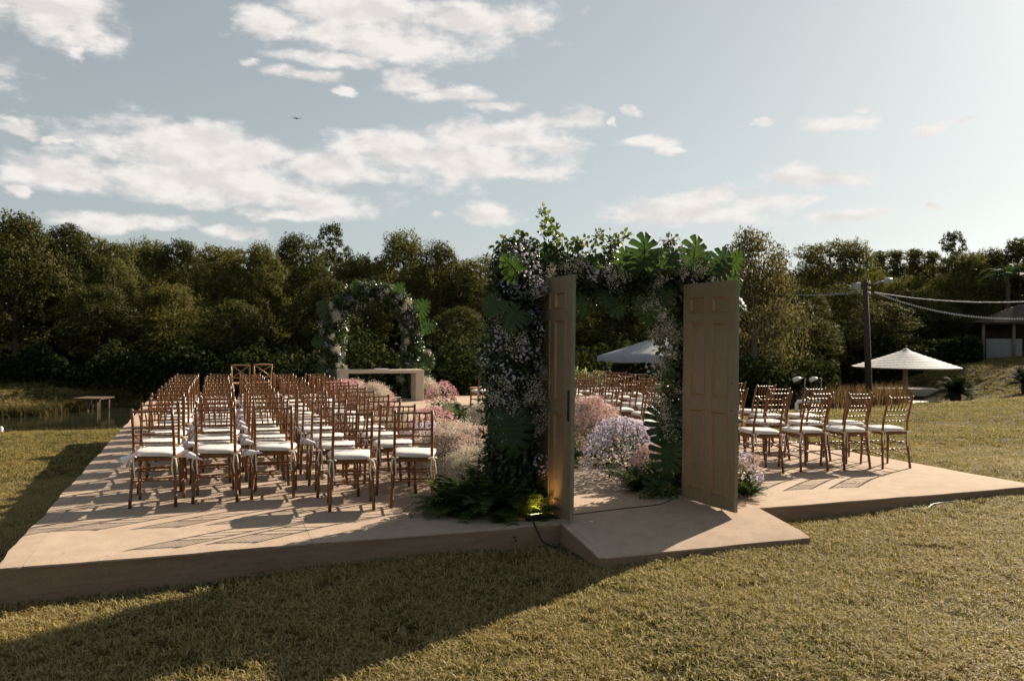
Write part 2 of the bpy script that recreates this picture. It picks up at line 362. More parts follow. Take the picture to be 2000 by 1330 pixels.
# ------------------------------------------------------------------ terrain
CP = [(-1.3, 6.4, -.285), (-.35, 6.4, -.25), (.74, 6.4, -.21), (2.5, 6.4, -.19), (5.4, 6.4, -.165), (6.3, 6.4, -.143), (8.5, 6.4, -.09),
      (2.86, 5.68, -.2), (4.98, 5.7, -.17), (0, 3, -.30), (3, 3, -.25), (8, 4, -.14), (-4, 5, -.36), (12, 6, -.03),
      (8.85, 8, -.07), (8.9, 12, -.12), (9, 16, -.3), (9, 21, -.6), (14, 10, -.02), (20, 14, -.22), (28, 19, -.38), (17.3, 14.8, -.45), (26, 22, -.85), (13, 11.5, -.18), (15, 17, -.3), (20, 22, -.75),
      (31.8, 30, -1.38), (34.7, 29.7, -1.36), (25.3, 25.7, -1.05), (21, 24, -1.0), (37.2, 34, -.9), (38.1, 33.7, -.2), (40.8, 34.8, .27), (45.3, 36.3, .69), (47.3, 35.6, .95),
      (36, 21, .1), (44, 28, .55), (-5, 29, -1.8), (0, 30, -1.9), (6, 31, -1.9), (13, 31, -1.9), (-12, 27, -1.8), (19, 32, -1.8), (24, 32, -1.5),
      (-4, 25.5, -1.12), (-9, 24, -1.1), (-1.34, 15.5, -.72), (-1.34, 20.5, -.95), (-2.7, 16, -.76), (-4, 12, -.6), (-3, 9, -.44), (-7, 16, -.75),
      (-9, 34, -.9), (-4, 38, -.7), (3, 41, -.7), (12, 41, -.7), (20, 40, -.7), (28, 40, -.6), (4, 24.5, -1.25), (9, 24.5, -1.2), (-1.3, 25.5, -1.15),
      (-30, 50, .5), (0, 75, 1.5), (40, 80, 2.5), (85, 60, 4), (60, 42, 2), (62, 20, 1.4), (-40, 30, -.3), (-30, 10, -.6), (-15, 5, -.5),
      (0, -10, -.3), (20, -5, .0), (40, 5, .5)]
CP = np.array(CP, float)
def tps(r2): return .5 * r2 * np.log(r2 + 1e-9)
_n = len(CP); _A = np.zeros((_n + 3, _n + 3))
_d2 = ((CP[:, None, :2] - CP[None, :, :2]) ** 2).sum(-1)
_A[:_n, :_n] = tps(_d2) + np.eye(_n) * .02
_A[:_n, _n] = 1; _A[:_n, _n + 1:] = CP[:, :2]; _A[_n, :_n] = 1; _A[_n + 1:, :_n] = CP[:, :2].T
_w = np.linalg.solve(_A, np.concatenate([CP[:, 2], np.zeros(3)]))
def gz(x, y):
    x = np.atleast_1d(np.asarray(x, float)); y = np.atleast_1d(np.asarray(y, float)); sh = x.shape
    x = x.ravel(); y = y.ravel(); o = np.empty(len(x))
    for i in range(0, len(x), 20000):
        xx = x[i:i + 20000]; yy = y[i:i + 20000]
        o[i:i + 20000] = tps((xx[:, None] - CP[:, 0]) ** 2 + (yy[:, None] - CP[:, 1]) ** 2) @ _w[:_n] + _w[_n] + _w[_n + 1] * xx + _w[_n + 2] * yy
    rr = np.hypot(x - 5, y - 20); k = np.clip((rr - 75) / 40, 0, 1)
    o = np.clip(o, -2.2, 5) * (1 - k) + 2.0 * k
    o += .012 * np.sin(x * 2.1 + 1.3 * np.sin(y * 1.7)) * np.clip(rr / 10, 0, 1) + .02 * np.sin(x * .43 + 2) * np.sin(y * .37) * np.clip((rr - 12) / 15, 0, 1)
    return o.reshape(sh)
def g1(x, y): return float(gz(x, y)[0])
def axis(parts):
    a = []
    for lo, hi, st in parts: a += list(np.arange(lo, hi, st))
    a.append(parts[-1][1]); return np.array(a)
XS = axis([(-400, -40, 30), (-40, -10, 2), (-10, 14, .4), (14, 56, 1), (56, 100, 4), (100, 460, 30)])
YS = axis([(-120, -4, 8), (-4, 2, 1), (2, 14, .3), (14, 44, .8), (44, 100, 4), (100, 520, 30)])
GX, GY = np.meshgrid(XS, YS); GZ = gz(GX, GY)
V = np.stack([GX.ravel(), GY.ravel(), GZ.ravel()], -1); nx = len(XS); ny = len(YS)
I = (np.arange(ny - 1)[:, None] * nx + np.arange(nx - 1)[None]).ravel()
tag(link('ground', np_mesh('ground', V, np.stack([I, I + 1, I + nx + 1, I + nx], -1), GROUND, smooth=True)), kind='structure')
# water
mb = MB(); mb.add([(-40, 20, -1.2), (30, 20, -1.2), (30, 42, -1.2), (-40, 42, -1.2)], [(0, 1, 2, 3)])
tag(mb.build('pond_water', WATER), kind='structure')

# ------------------------------------------------------------------ stage
SX0, SX1, SY0, SY1 = -1.344, 8.78, 6.396, 21.4
stage = tag(empty('stage', (SX0, SY0, -.3)), 'long low stage covered in beige carpet under the rows of brown chairs', 'stage')
def loc(o, p): return Vector(o) - p.location
def wav(t, s): return .004 * math.sin(t * 3.1 + s) + .003 * math.sin(t * 7.7 + s * 2) + .002 * math.sin(t * 17 + s)
def carpet(x0, x1, y0, y1, parent, front_wave=False, left_wave=False, right_wave=False, zf=None):
    g = .003; X = np.linspace(x0 + g / 2, x1 - g / 2, max(2, int((x1 - x0) / .12) + 1)); Y = np.linspace(y0 + g / 2, y1 - g / 2, int((y1 - y0) / .12) + 2)
    vs = []; o = parent.location
    for j, y in enumerate(Y):
        for i, x in enumerate(X):
            z = .0025 * math.sin(x * 1.9 + y * .8) + .0018 * math.sin(y * 3.3 - x * 2.2)
            if zf: z = zf(x, y)
            xx, yy = x, y
            if front_wave and j == 0: yy += wav(x, 0) * 1.5; z -= .008
            if left_wave and i == 0: xx += wav(y, 1) * 2; z -= .006
            if right_wave and i == len(X) - 1: xx += wav(y, 2) * 2; z -= .006
            vs.append((xx - o.x, yy - o.y, z - o.z))
    n = len(X); fs = [(j * n + i, j * n + i + 1, (j + 1) * n + i + 1, (j + 1) * n + i) for j in range(len(Y) - 1) for i in range(n - 1)]
    # turned-down rims give the sheet its thickness
    rim = [j * n for j in range(len(Y))][::-1] + list(range(1, n)) + [j * n + n - 1 for j in range(1, len(Y))] + [(len(Y) - 1) * n + i for i in range(n - 2, 0, -1)]
    b = len(vs); nr = len(rim)
    for k in rim: vs.append((vs[k][0], vs[k][1], vs[k][2]))
    for k in rim: vs.append((vs[k][0], vs[k][1], vs[k][2] - .012))
    for k in range(nr):
        k2 = (k + 1) % nr; fs.append((b + k, b + nr + k, b + nr + k2, b + k2))
    mb = MB(); mb.add(vs, fs); return mb.build('carpet_panel', CARPET, parent, True)
xb = [SX0, SX0 + .17, .78, 2.80, 4.80, 6.8, SX1]
for i in range(len(xb) - 1):
    carpet(xb[i], xb[i + 1], SY0, 12.4, stage, True, i == 0, i == len(xb) - 2)
    carpet(xb[i], xb[i + 1], 12.4, SY1, stage, False, i == 0, i == len(xb) - 2)
def skirt(pts, parent, top=-.0125, amp=.013, nrm=(0, -1)):
    vs = []; o = parent.location; n = 0; s = 0
    P2 = []
    for a, b in zip(pts[:-1], pts[1:]):
        k = max(2, int(math.dist(a, b) / .06))
        for i in range(k): P2.append((a[0] + (b[0] - a[0]) * i / k, a[1] + (b[1] - a[1]) * i / k))
    P2.append(pts[-1])
    gzz = gz([p[0] for p in P2], [p[1] for p in P2])
    for (x, y), g in zip(P2, gzz):
        s += .06; bot = min(g - .06, -.1)
        for k, t in enumerate((0, .12, .5, .85, 1)):
            w = amp * (math.sin(s * 2.3 + 1) + .6 * math.sin(s * 5.9)) * t - (.004 if k == 0 else 0)
            vs.append((x + nrm[0] * w - o.x, y + nrm[1] * w - o.y, top + (bot - top) * t - o.z))
    m = 5; fs = [(i * m + k, i * m + k + 1, (i + 1) * m + k + 1, (i + 1) * m + k) for i in range(len(P2) - 1) for k in range(m - 1)]
    mb = MB(); mb.add(vs, fs); return mb.build('skirt', SKIRT, parent, True)
skirt([(SX0, SY0 + .003), (SX1, SY0 + .003)], stage)
skirt([(SX0 + .003, SY1), (SX0 + .003, SY0)], stage, nrm=(-1, 0))
skirt([(SX1 - .003, SY0), (SX1 - .003, SY1)], stage, nrm=(1, 0))
skirt([(SX0, SY1 - .003), (SX1, SY1 - .003)], stage, nrm=(0, 1))
# ramp
RX0, RX1, RY0, RY1 = 2.87, 4.93, 5.66, 6.385
cr = []
for i in range(130):
    x = rnd.uniform(SX0 + .1, 8.6) if i % 2 else rnd.gauss(3.4, .8); y = rnd.uniform(6.5, 11)
    cr.append((x, y, .007))
CRUMBS = np.array(cr)
ramp = tag(empty('entrance_ramp', (RX0, RY0, -.2)), 'short sloping carpeted ramp leading up to the open doors', 'ramp')
def rz(x, y): return -.105 * max(0, min(1, (RY1 - y) / (RY1 - RY0))) + .004 + .0015 * math.sin(x * 3 + y * 5) - (.006 if y < RY0 + .02 else 0)
carpet(RX0 + .055, RX1, RY0, RY1 - .002, ramp, True, zf=rz)
carpet(RX0, RX0 + .055, RY0, RY1 - .002, ramp, zf=rz)
mb = MB(); o = ramp.location
def side(pts, nr):
    k = len(pts); vs = []
    for (x, y) in pts: vs += [(x - o.x, y - o.y, rz(x, y) - .0125 - o.z), (x + nr[0] * .004 - o.x, y + nr[1] * .004 - o.y, min(-.2, g1(x, y) - .04) - o.z)]
    mb.add(vs, [(2 * i, 2 * i + 1, 2 * i + 3, 2 * i + 2) for i in range(k - 1)])
side([(RX0 + .004, RY1 - t * (RY1 - RY0) / 10) for t in range(11)], (-1, 0)); mb.build('side_skirt', SKIRT, ramp, True)
mb = MB(); side([(RX1 - .004, RY0 + t * (RY1 - RY0) / 10) for t in range(11)], (1, 0)); mb.build('side_skirt', SKIRT, ramp, True)
mb = MB(); side([(RX0 + t * (RX1 - RX0) / 16, RY0 + .004) for t in range(17)], (0, -1)); mb.build('front_skirt', SKIRT, ramp, True)

# ------------------------------------------------------------------ doors
def door(name, fx, fy, hx, hy, label, handed):
    W_, H_, T_ = .80, 2.13, .036
    a = math.atan2(hy - fy, hx - fx)
    t = tag(empty(name, (fx, fy, .018), a), label, 'door')
    # local x runs from the free edge to the hinge edge, local +y is the face turned to the left
    core = MB()
    stiles = [(0, .12), (.345, .455), (.68, .80)]
    rails = [(0, .13), (.905, 1.03), (1.74, 1.845), (1.99, H_)]
    cells_x = [(.12, .345), (.455, .68)]; cells_z = [(.13, .905), (1.03, 1.74), (1.845, 1.99)]
    for x0, x1 in stiles:
        mb = MB(); mb.box((x0, -T_ / 2, 0), (x1, T_ / 2, H_), bev=.002); mb.build('stile', [DOOR], t)
    for z0, z1 in rails:
        for x0, x1 in cells_x:
            mb = MB(); mb.box((x0 + .001, -T_ / 2 + .0015, z0), (x1 - .001, T_ / 2 - .0015, z1)); mb.build('rail', [DOOR], t)
    for x0, x1 in cells_x:
        for z0, z1 in cells_z:
            mb = MB(); mb.box((x0 + .0005, -.007, z0 + .0005), (x1 - .0005, .007, z1 - .0005)); p = mb.build('panel', [DOOR], t)
            for s in (1, -1):
                # mitred moulding, stepped profile
                mb = MB(); prof = [(0, T_ / 2 - .0005), (.004, T_ / 2 + .007), (.013, T_ / 2 + .007), (.019, T_ / 2 - .004), (.027, .0075)]
                vs = []
                for ins, y in prof:
                    for (cx, cz) in ((x0 - .006 + ins, z0 - .006 + ins), (x1 + .006 - ins, z0 - .006 + ins), (x1 + .006 - ins, z1 + .006 - ins), (x0 - .006 + ins, z1 + .006 - ins)):
                        vs.append((cx, s * y, cz))
                fs = []
                for i in range(len(prof) - 1):
                    for k in range(4):
                        q = (i * 4 + k, i * 4 + (k + 1) % 4, (i + 1) * 4 + (k + 1) % 4, (i + 1) * 4 + k); fs.append(q if s < 0 else q[::-1])
                mb.add(vs, fs); mb.build('moulding', GOLD, p)
    mb = MB(); mb.box((-.003, -T_ / 2 + .001, .001), (-.0005, T_ / 2 - .001, H_ - .001)); mb.build('edge_strip', DEDGE, t)
    return t, T_
dl, T_ = door('left_door', 2.956, 6.335, 2.945, 7.135, 'open six-panel taupe door beside the thick flower column, seen nearly edge-on', 1)
dr, T_ = door('right_door', 4.541, 6.194, 4.492, 6.99, 'open six-panel taupe door right of the doorway, its broad face visible', 1)
dl.name = 'panelled_door'; dr.name = 'panelled_door'
for t in (dl,):
    mb = MB(); mb.box((.030, T_ / 2, .86), (.066, T_ / 2 + .004, 1.13), bev=.001); lp = mb.build('lock_plate', IRON, t)
    mb = MB()
    for k in range(9): mb.box((.036, T_ / 2 + .004, .875 + k * .028), (.060, T_ / 2 + .010, .889 + k * .028))
    mb.build('latch_ridge', IRON, lp)
mb = MB()
for zc in (.93, 1.18, .3):
    mb.lathe([(0, 0), (.007, 0), (.008, .003), (.004, .005), (0, .005)], 10)
    for i in range(50): mb.v[-1 - i] = (.05 + mb.v[-1 - i][0], T_ / 2 + mb.v[-1 - i][2], zc + mb.v[-1 - i][1])
mb.build('screw_cap', IRON, dr, True)

# ------------------------------------------------------------------ chairs
def bamboo(mb, pts, r, rings, n=8, bulge=1.28, r1=None):
    pts = [Vector(p) for p in pts]; seg = [(b - a).length for a, b in zip(pts, pts[1:])]; tot = sum(seg)
    def P_(s):
        s = max(0, min(tot, s))
        for a, b, l in zip(pts, pts[1:], seg):
            if s <= l + 1e-9: return a + (b - a) * (s / l)
            s -= l
        return pts[-1]
    ss = [(0, 1)]
    kinks = []; acc = 0
    for l in seg[:-1]: acc += l; kinks.append((acc, 1))
    for i in range(rings):
        c = tot * (i + .5) / rings; ss += [(c - .007, 1), (c - .0025, bulge), (c + .0025, bulge), (c + .007, 1)]
    ss += kinks + [(tot, 1)]; ss.sort()
    rr = (lambda s: r + ((r1 or r) - r) * s / tot)
    mb.tube([P_(s) for s, _ in ss], [rr(s) * k for s, k in ss], n)
def make_chair(simple):
    t = empty('banquet_chair')
    parts = []
    for s in (-1, 1):
        mb = MB(); pts = [(s * .199, .0, 0), (s * .188, .025, .22), (s * .176, .045, .44), (s * .174, .025, .62), (s * .172, -.03, .80), (s * .171, -.068, .905)]
        bamboo(mb, pts, .0155, 6, 8, 1.22, .0125)
        c = Vector(pts[-1]); mb.tube([c, c + Vector((0, -.002, .004)), c + Vector((0, -.003, .010)), c + Vector((0, -.004, .017))], [.0125, .0155, .0145, .004], 8)
        mb.build('back_post', WOOD, t, True)
        mb = MB(); bamboo(mb, [(s * .200, .425, 0), (s * .192, .408, .43)], .0135, 4, 8, 1.22, .017); mb.build('leg', WOOD, t, True)
    def frame(ins, z):
        return [(-.168 + ins, .048 + ins, z), (.168 - ins, .048 + ins, z), (.203 - ins, .415 - ins, z), (.190 - ins, .432 - ins, z), (-.190 + ins, .432 - ins, z), (-.203 + ins, .415 - ins, z)]
    mb = MB(); vs = frame(0, .425) + frame(-.002, .43) + frame(-.002, .453) + frame(.003, .458); k = 6
    mb.add(vs, [tuple(range(6))[::-1]] + [(i * k + j, i * k + (j + 1) % k, (i + 1) * k + (j + 1) % k, (i + 1) * k + j) for i in range(3) for j in range(k)] + [tuple(range(18, 24))])
    mb.build('seat', WOOD, t)
    # cushion
    mb = MB(); n = 32; loops = []
    for ins, z in ((.03, .460), (.004, .464), (-.008, .476), (-.010, .490), (.0, .502), (.03, .512), (.09, .517), (.15, .518)):
        for i in range(n):
            a = 2 * math.pi * i / n; cx, cy = math.cos(a), math.sin(a); e = 2 / 4.2
            x = math.copysign(abs(cx) ** e, cx); y = math.copysign(abs(cy) ** e, cy)
            wdt = .196 + .018 * y; px = x * max(.02, wdt - ins); py = .235 + y * max(.02, .198 - ins)
            loops.append((px, py, z + .003 * math.sin(a * 3 + 1)))
    mb.add(loops, [(i * n + j, i * n + (j + 1) % n, (i + 1) * n + (j + 1) % n, (i + 1) * n + j) for i in range(7) for j in range(n)] + [tuple(range(n))[::-1], tuple(7 * n + j for j in range(n))])
    cu = mb.build('cushion', CUSHION, t, True)
    def yb(z): return .045 - .02 * (z - .44) / .18 if z < .62 else (.025 - .055 * (z - .62) / .18 if z < .8 else -.03 - .038 * (z - .8) / .105)
    for z, r in ((.893, .0095), (.735, .0085), (.668, .0075), (.597, .0075)):
        mb = MB(); w = .172; bamboo(mb, [(-w, yb(z), z), (w, yb(z), z)], r, 7, 6, 1.3); mb.build('back_rail', WOOD, t, True)
    sp = MB()
    for i in range(5):
        mb = sp if simple else MB(); x = -.108 + i * .054
        bamboo(mb, [(x * 1.03, yb(.893), .885), (x * .92, yb(.735), .74)], .0062, 2, 6, 1.4)
        if not simple: mb.build('spindle', WOOD, t, True)
    if simple: sp.build('spindle_set', WOOD, t, True)
    st = MB(); specs = []
    for z in (.245, .335): specs.append([(-.188, .02 + .02 * z, z), (.188, .02 + .02 * z, z)])
    for z in (.20, .30): specs.append([(-.195, .418, z), (.195, .418, z)])
    for s in (-1, 1):
        for z in (.175, .30): specs.append([(s * .192, .022, z), (s * .196, .415, z + .02)])
    for p in specs:
        mb = st if simple else MB(); bamboo(mb, p, .0075, 6, 6, 1.3)
        if not simple: mb.build('stretcher', WOOD, t, True)
    if simple: st.build('stretcher_set', WOOD, t, True)
    for s in (-1, 1):
        mb = MB(); px = s * .178; py = .03
        mb.tube([(px + .02 * math.cos(a), py + .014 + .022 * math.sin(a), .468) for a in [k * math.pi / 5 for k in range(11)]], .006, 5, False)
        for j, (dx, L_) in enumerate(((.022, .12), (-.012, .16))):
            pts = [(px, py - .012, .468), (px + s * dx * .8, py - .035, .45), (px + s * dx * 1.3, py - .035, .44 - L_ * .5), (px + s * dx * 1.1 + .01, py - .03, .44 - L_)]
            mb.tube(pts, [.005, .008, .008, .006], 4, True, .25)
        # bow loops
        for q in (-1, 1):
            mb.tube([(px, py - .015, .468), (px + q * .025, py - .03, .48), (px + q * .04, py - .028, .468), (px + q * .02, py - .02, .46), (px, py - .015, .466)], [.004, .007, .007, .006, .004], 4, False, .3)
        mb.build('ribbon', RIBBON, cu if not simple else cu)
    return t
def copy_tree(o, parent=None):
    c = o.copy(); col.objects.link(c)
    if parent is not None: c.parent = parent
    for ch in list(o.children): copy_tree(ch, c)
    return c
full = make_chair(False); simp = make_chair(True)
used = {'f': False, 's': False}
ORD = ['front', 'second', 'third', 'fourth', 'fifth', 'sixth', 'seventh', 'eighth', 'ninth', 'tenth', 'eleventh', 'twelfth', 'thirteenth']
def put_chair(x, y, a, near, label, group):
    k = 'f' if near else 's'; src = full if near else simp
    if used[k]: c = copy_tree(src)
    else: c = src; used[k] = True
    c.location = (x, y, 0.0); c.rotation_euler = (0, 0, a)
    tag(c, label, 'chair', group)
    for ch in c.children:
        if ch.name.startswith('cushion'): ch.rotation_euler = (R(rnd.uniform(-.6, .6)), R(rnd.uniform(-.8, .8)), R(rnd.uniform(-2.5, 2.5)))
    return c
LX = [-.455, .085, .62, 1.235, 1.815]
SEAT = ['outer seat on the pond side', 'second seat from the pond side', 'middle seat', 'second seat from the aisle flowers', 'aisle seat beside the flowers']
cones = []
CN = [0]
def left_chair(k, c, x, y, a):
    # k = 0 is the pair that stands nearest
    lab = f'brown chair in left block, {ORD[k]} row, {SEAT[c]}'
    ch = put_chair(x, y, a, k <= 3, lab, 'brown chairs in the left seating block'); return ch
left_chair(0, 3, 1.2535, 7.428, R(-6.5)); left_chair(0, 4, 1.815, 7.399, R(-13))
for k in range(11):
    for c in range(5):
        x = LX[c] + rnd.uniform(-.03, .03) + (.012 * k if c in (0, 1, 2) else .008 * k); y = 8.15 + .735 * k + rnd.uniform(-.04, .04) - .012 * c; a = R(rnd.uniform(-7, 4))
        if k == 0: x, y, a = [(-.455, 8.153, R(-8)), (.085, 8.19, R(-5)), (.616, 8.223, R(-8)), (1.235, 8.13, R(-5)), (1.815, 8.10, R(-4))][c]
        left_chair(k + 1, c, x, y, a)
        if (c in (1, 2) and k < 7) or (c == 0 and k in (0, 2, 3)) or (c == 3 and k == 1): cones.append((x, y, a, k + 1, c))
RX = [5.47, 6.12, 6.78, 7.42, 8.07]
RSEAT = ['aisle seat beside the flowers', 'second seat from the aisle flowers', 'middle seat', 'second seat from the lawn side', 'outer seat on the lawn side']
for k in range(11):
    for c in range(5):
        x = RX[c] + rnd.uniform(-.03, .03); y = 7.95 + .80 * k + rnd.uniform(-.05, .05); a = R(rnd.uniform(-9, 3))
        if k == 0: x, y, a = [(5.5, 8.0, R(-6)), (6.316, 7.989, R(-9.4)), (6.976, 7.954, R(-2.3)), (7.574, 7.879, R(-2)), (8.132, 7.806, R(-7.5))][c]
        if k == 1: x, y = [(5.5, 8.72), (6.25, 8.75), (7.14, 8.85), (7.63, 8.62), (8.11, 8.46)][c]
        if k == 2: x, y = [(5.52, 9.25), (6.2, 9.5), (6.95, 9.55), (7.72, 9.6), (8.28, 9.5)][c]
        if c == 4 and k > 3: x = 8.1
        lab = f'brown chair in right block, {ORD[k]} row, {RSEAT[c]}'
        put_chair(x, y, a, k <= 2, lab, 'brown chairs in the right seating block')
# paper cones tied to the chairs
def cone_mesh():
    mb = MB(); n = 14; vs = []
    for t in (0, .25, .6, 1):
        for i in range(n):
            a = 2 * math.pi * i / n; r = .003 + .034 * t; vs.append((r * math.cos(a), r * math.sin(a) * .8, t * (.165 + .012 * math.cos(a))))
    mb.add(vs, [(j * n + i, j * n + (i + 1) % n, (j + 1) * n + (i + 1) % n, (j + 1) * n + i) for j in range(3) for i in range(n)]); return mb.mesh('paper_cone', PAPER, True)
def petals_mesh(mats, N_=26, r=.038, s=.014):
    mb = MB()
    for i in range(N_):
        c = Vector((rnd.uniform(-r, r), rnd.uniform(-r, r) * .8, rnd.uniform(-.01, .02))); d = Vector((rnd.uniform(-1, 1), rnd.uniform(-1, 1), rnd.uniform(-.2, 1))).normalized()
        e = d.orthogonal().normalized(); f = d.cross(e); mb.cur = rnd.randrange(len(mats))
        mb.add([c - e * s, c + f * s * .7 + d * .004, c + e * s, c - f * s * .7], [(0, 1, 2, 3)])
    return mb.mesh('petals', mats)
CONE = cone_mesh(); PET = petals_mesh([LAV, PAPER]); PET2 = petals_mesh([PINK, petal('peach_petals', (.7, .32, .14), (.85, .5, .3))], 30, .045, .018)
for (x, y, a, k, c) in cones:
    off = Matrix.Rotation(a, 4, 'Z') @ Vector((-.215 if c != 0 or k % 2 else .215, .0, 0)); s = -1 if off.x < 0 else 1
    t = empty('petal_cone', (x + off.x, y + off.y, .47 + rnd.uniform(-.02, .02)))
    t.rotation_euler = (R(rnd.uniform(-8, 8)), R(s * -100 + rnd.uniform(-14, 14)) if c else R(s * -60), a)
    t.location.x += .02 * s
    mo = link('paper_cone', CONE, t, Matrix.Translation((0, 0, 0)))
    # the mouth faces the chair, the tip points away from it
    mo.matrix_local = Matrix.Rotation(math.pi, 4, 'X') @ Matrix.Translation((0, 0, -.14)) @ Matrix.Rotation(math.pi, 4, 'X') @ Matrix.Translation((0, 0, -.28)) @ Matrix.Translation((0, 0, .0))
    mo.matrix_local = Matrix.Translation((0, 0, .14)) @ Matrix.Rotation(math.pi, 4, 'X')
    link('petals', PET2 if c == 0 and k in (3, 4) else PET, t, Matrix.Translation((0, 0, -.045)))
    tag(t, f'petal cone on left block chair, {ORD[k]} row, {SEAT[c]}', 'paper cone', 'paper petal cones tied to chairs')
# cross-back chairs at the altar
def crossback(x, y, a, label):
    t = tag(empty('cross_back_chair', (x, y, 0), a), label, 'chair', 'honey wooden cross-back chairs')
    for s in (-1, 1):
        mb = MB(); mb.tube([(s * .19, 0, 0), (s * .185, .03, .45), (s * .20, -.02, .7), (s * .215, -.06, .90)], [.014, .018, .016, .014], 8); mb.build('back_post', HONEY, t, True)
        mb = MB(); mb.tube([(s * .20, .42, 0), (s * .19, .40, .44)], [.013, .018], 8); mb.build('leg', HONEY, t, True)
    mb = MB(); mb.tube([(-.225, -.06, .895), (-.15, -.075, .905), (0, -.085, .91), (.15, -.075, .905), (.225, -.06, .895)], [.02, .024, .026, .024, .02], 8, True, .6); mb.build('top_rail', HONEY, t, True)
    mb = MB(); mb.tube([(-.19, -.0, .60), (.19, .0, .60)], .012, 6); mb.build('back_rail', HONEY, t, True)
    for s in (-1, 1):
        mb = MB(); mb.tube([(-.19 * s, .0, .60), (0, -.05 + s * .005, .755), (.20 * s, -.06, .89)], .009, 6); mb.build('cross_slat', HONEY, t, True)
    mb = MB(); mb.box((-.215, .02, .445), (.215, .44, .475), bev=.008); mb.build('seat', HONEY, t)
    for z in (.2, .3):
        for s in (-1, 1):
            mb = MB(); mb.tube([(s * .19, .02, z), (s * .195, .41, z)], .009, 6); mb.build('stretcher', HONEY, t, True)
    return t
p = at(470, 760, 19.2); crossback(p.x, p.y, R(-4), 'honey wooden cross-back chair beyond the last left row, nearer the pond')
p = at(513, 760, 19.8); crossback(p.x, p.y, R(3), 'honey wooden cross-back chair beyond the last left row, nearer the altar')
p = at(958, 760, 18.6); crossback(p.x, p.y, R(98), 'honey wooden cross-back chair standing side-on behind the flower column')

# ------------------------------------------------------------------ leaves and flowers (shared meshes)
def leaf_cloud(C, D, Nn, size, aspect=.45, shape='oval'):
    """leaves at centres C pointing along D with normals Nn; returns verts, quads, tris"""
    n = len(C); D = D / np.linalg.norm(D, axis=1, keepdims=True)
    S = np.cross(D, Nn); S /= np.linalg.norm(S, axis=1, keepdims=True) + 1e-9; U = np.cross(S, D)
    s = size[:, None]
    if shape == 'diamond':
        Vv = np.stack([C - D * s * .5, C + S * s * aspect * .5 + U * s * .06, C + D * s * .5, C - S * s * aspect * .5 + U * s * .06], 1)
        b = np.arange(n)[:, None] * 4
        return Vv.reshape(-1, 3), [b + np.array([0, 1, 2]), b + np.array([0, 2, 3])]
    prof = [(-.5, 0, 0), (-.2, .5, .06), (.15, .42, .05), (.5, 0, -.12), (.15, -.42, .05), (-.2, -.5, .06)]
    Vv = np.stack([C + D * s * a + S * s * aspect * w + U * s * h for a, w, h in prof], 1)
    b = np.arange(n)[:, None] * 6
    return Vv.reshape(-1, 3), [b + np.array([0, 1, 2, 3]), b + np.array([0, 3, 4, 5])]
def rand_unit(n, r=rng):
    v = r.normal(size=(n, 3)); return v / np.linalg.norm(v, axis=1, keepdims=True)
def flower_mesh(name, nfl, rad, fr, pmat, dome=.6, centre=True, petals=8, seed=0):
    r = random.Random(seed); mb = MB()
    for i in range(nfl):
        a = r.uniform(0, 2 * math.pi); q = math.sqrt(r.random()); el_ = q * 1.45
        d = Vector((math.sin(el_) * math.cos(a), math.sin(el_) * math.sin(a), math.cos(el_)))
        c = Vector((d.x * rad, d.y * rad, d.z * rad * dome)) * r.uniform(.78, 1.08)
        nn = (d + Vector((r.uniform(-.4, .4), r.uniform(-.4, .4), r.uniform(-.4, .4)))).normalized()
        e = nn.orthogonal().normalized(); f = nn.cross(e); R_ = fr * r.uniform(.8, 1.15); vs = [c - nn * R_ * .15]
        for k in range(petals * 2):
            t = math.pi * k / petals; rr = R_ * (1 if k % 2 == 0 else .62); vs.append(c + (e * math.cos(t) + f * math.sin(t)) * rr + nn * (R_ * .22 if k % 2 == 0 else R_ * .1))
        mb.cur = 0; m2 = petals * 2; mb.add(vs, [(0, 1 + k, 1 + (k + 1) % m2) for k in range(m2)])
        if centre:
            mb.cur = 1; mb.add([c + nn * R_ * .12 + (e * math.cos(t) + f * math.sin(t)) * R_ * .26 for t in [k * math.pi / 3 for k in range(6)]], [tuple(range(6))])
    mb.cur = 2
    for i in range(max(4, nfl // 5)):
        a = r.uniform(0, 6.28); q = r.uniform(.1, .8)
        mb.tube([(0, 0, -rad * .8), (rad * q * .5 * math.cos(a), rad * q * .5 * math.sin(a), -rad * .2), (rad * q * math.cos(a), rad * q * math.sin(a), rad * dome * .75)], .0015, 3, False)
    return mb.mesh(name, [pmat, YEL, STEM])
def gyp_mesh(name, nd, rad, dr, pmat, seed, tall=.8):
    r = random.Random(seed); mb = MB()
    subs = []
    for i in range(14):
        a = r.uniform(0, 6.28); q = math.sqrt(r.random()) * 1.35; subs.append(Vector((math.sin(q) * math.cos(a), math.sin(q) * math.sin(a), math.cos(q) * tall)) * rad * r.uniform(.55, 1.0))
    for i in range(nd):
        s = r.choice(subs); c = s + Vector((r.gauss(0, 1), r.gauss(0, 1), r.gauss(0, 1))) * rad * .22; q = dr * r.uniform(.6, 1.2)
        mb.cur = 0; mb.add([c + Vector(w) * q for w in ((1, 0, 0), (0, 1, 0), (-1, 0, 0), (0, -1, 0), (0, 0, 1), (0, 0, -1))], [(0, 1, 4), (1, 2, 4), (2, 3, 4), (3, 0, 4), (1, 0, 5), (2, 1, 5), (3, 2, 5), (0, 3, 5)])
        if i % 5 == 0: mb.cur = 1; mb.tube([s * .3, (s + c) * .5, c], .0008, 3, False)
    return mb.mesh(name, [pmat, STEM])
AST = [flower_mesh('aster_cluster', 34, .11, .0155, LAV, .7, seed=i) for i in range(3)]
PNK = [flower_mesh('pink_flower_cluster', 34, .10, .0135, PINK, .7, True, 9, seed=i + 10) for i in range(2)]
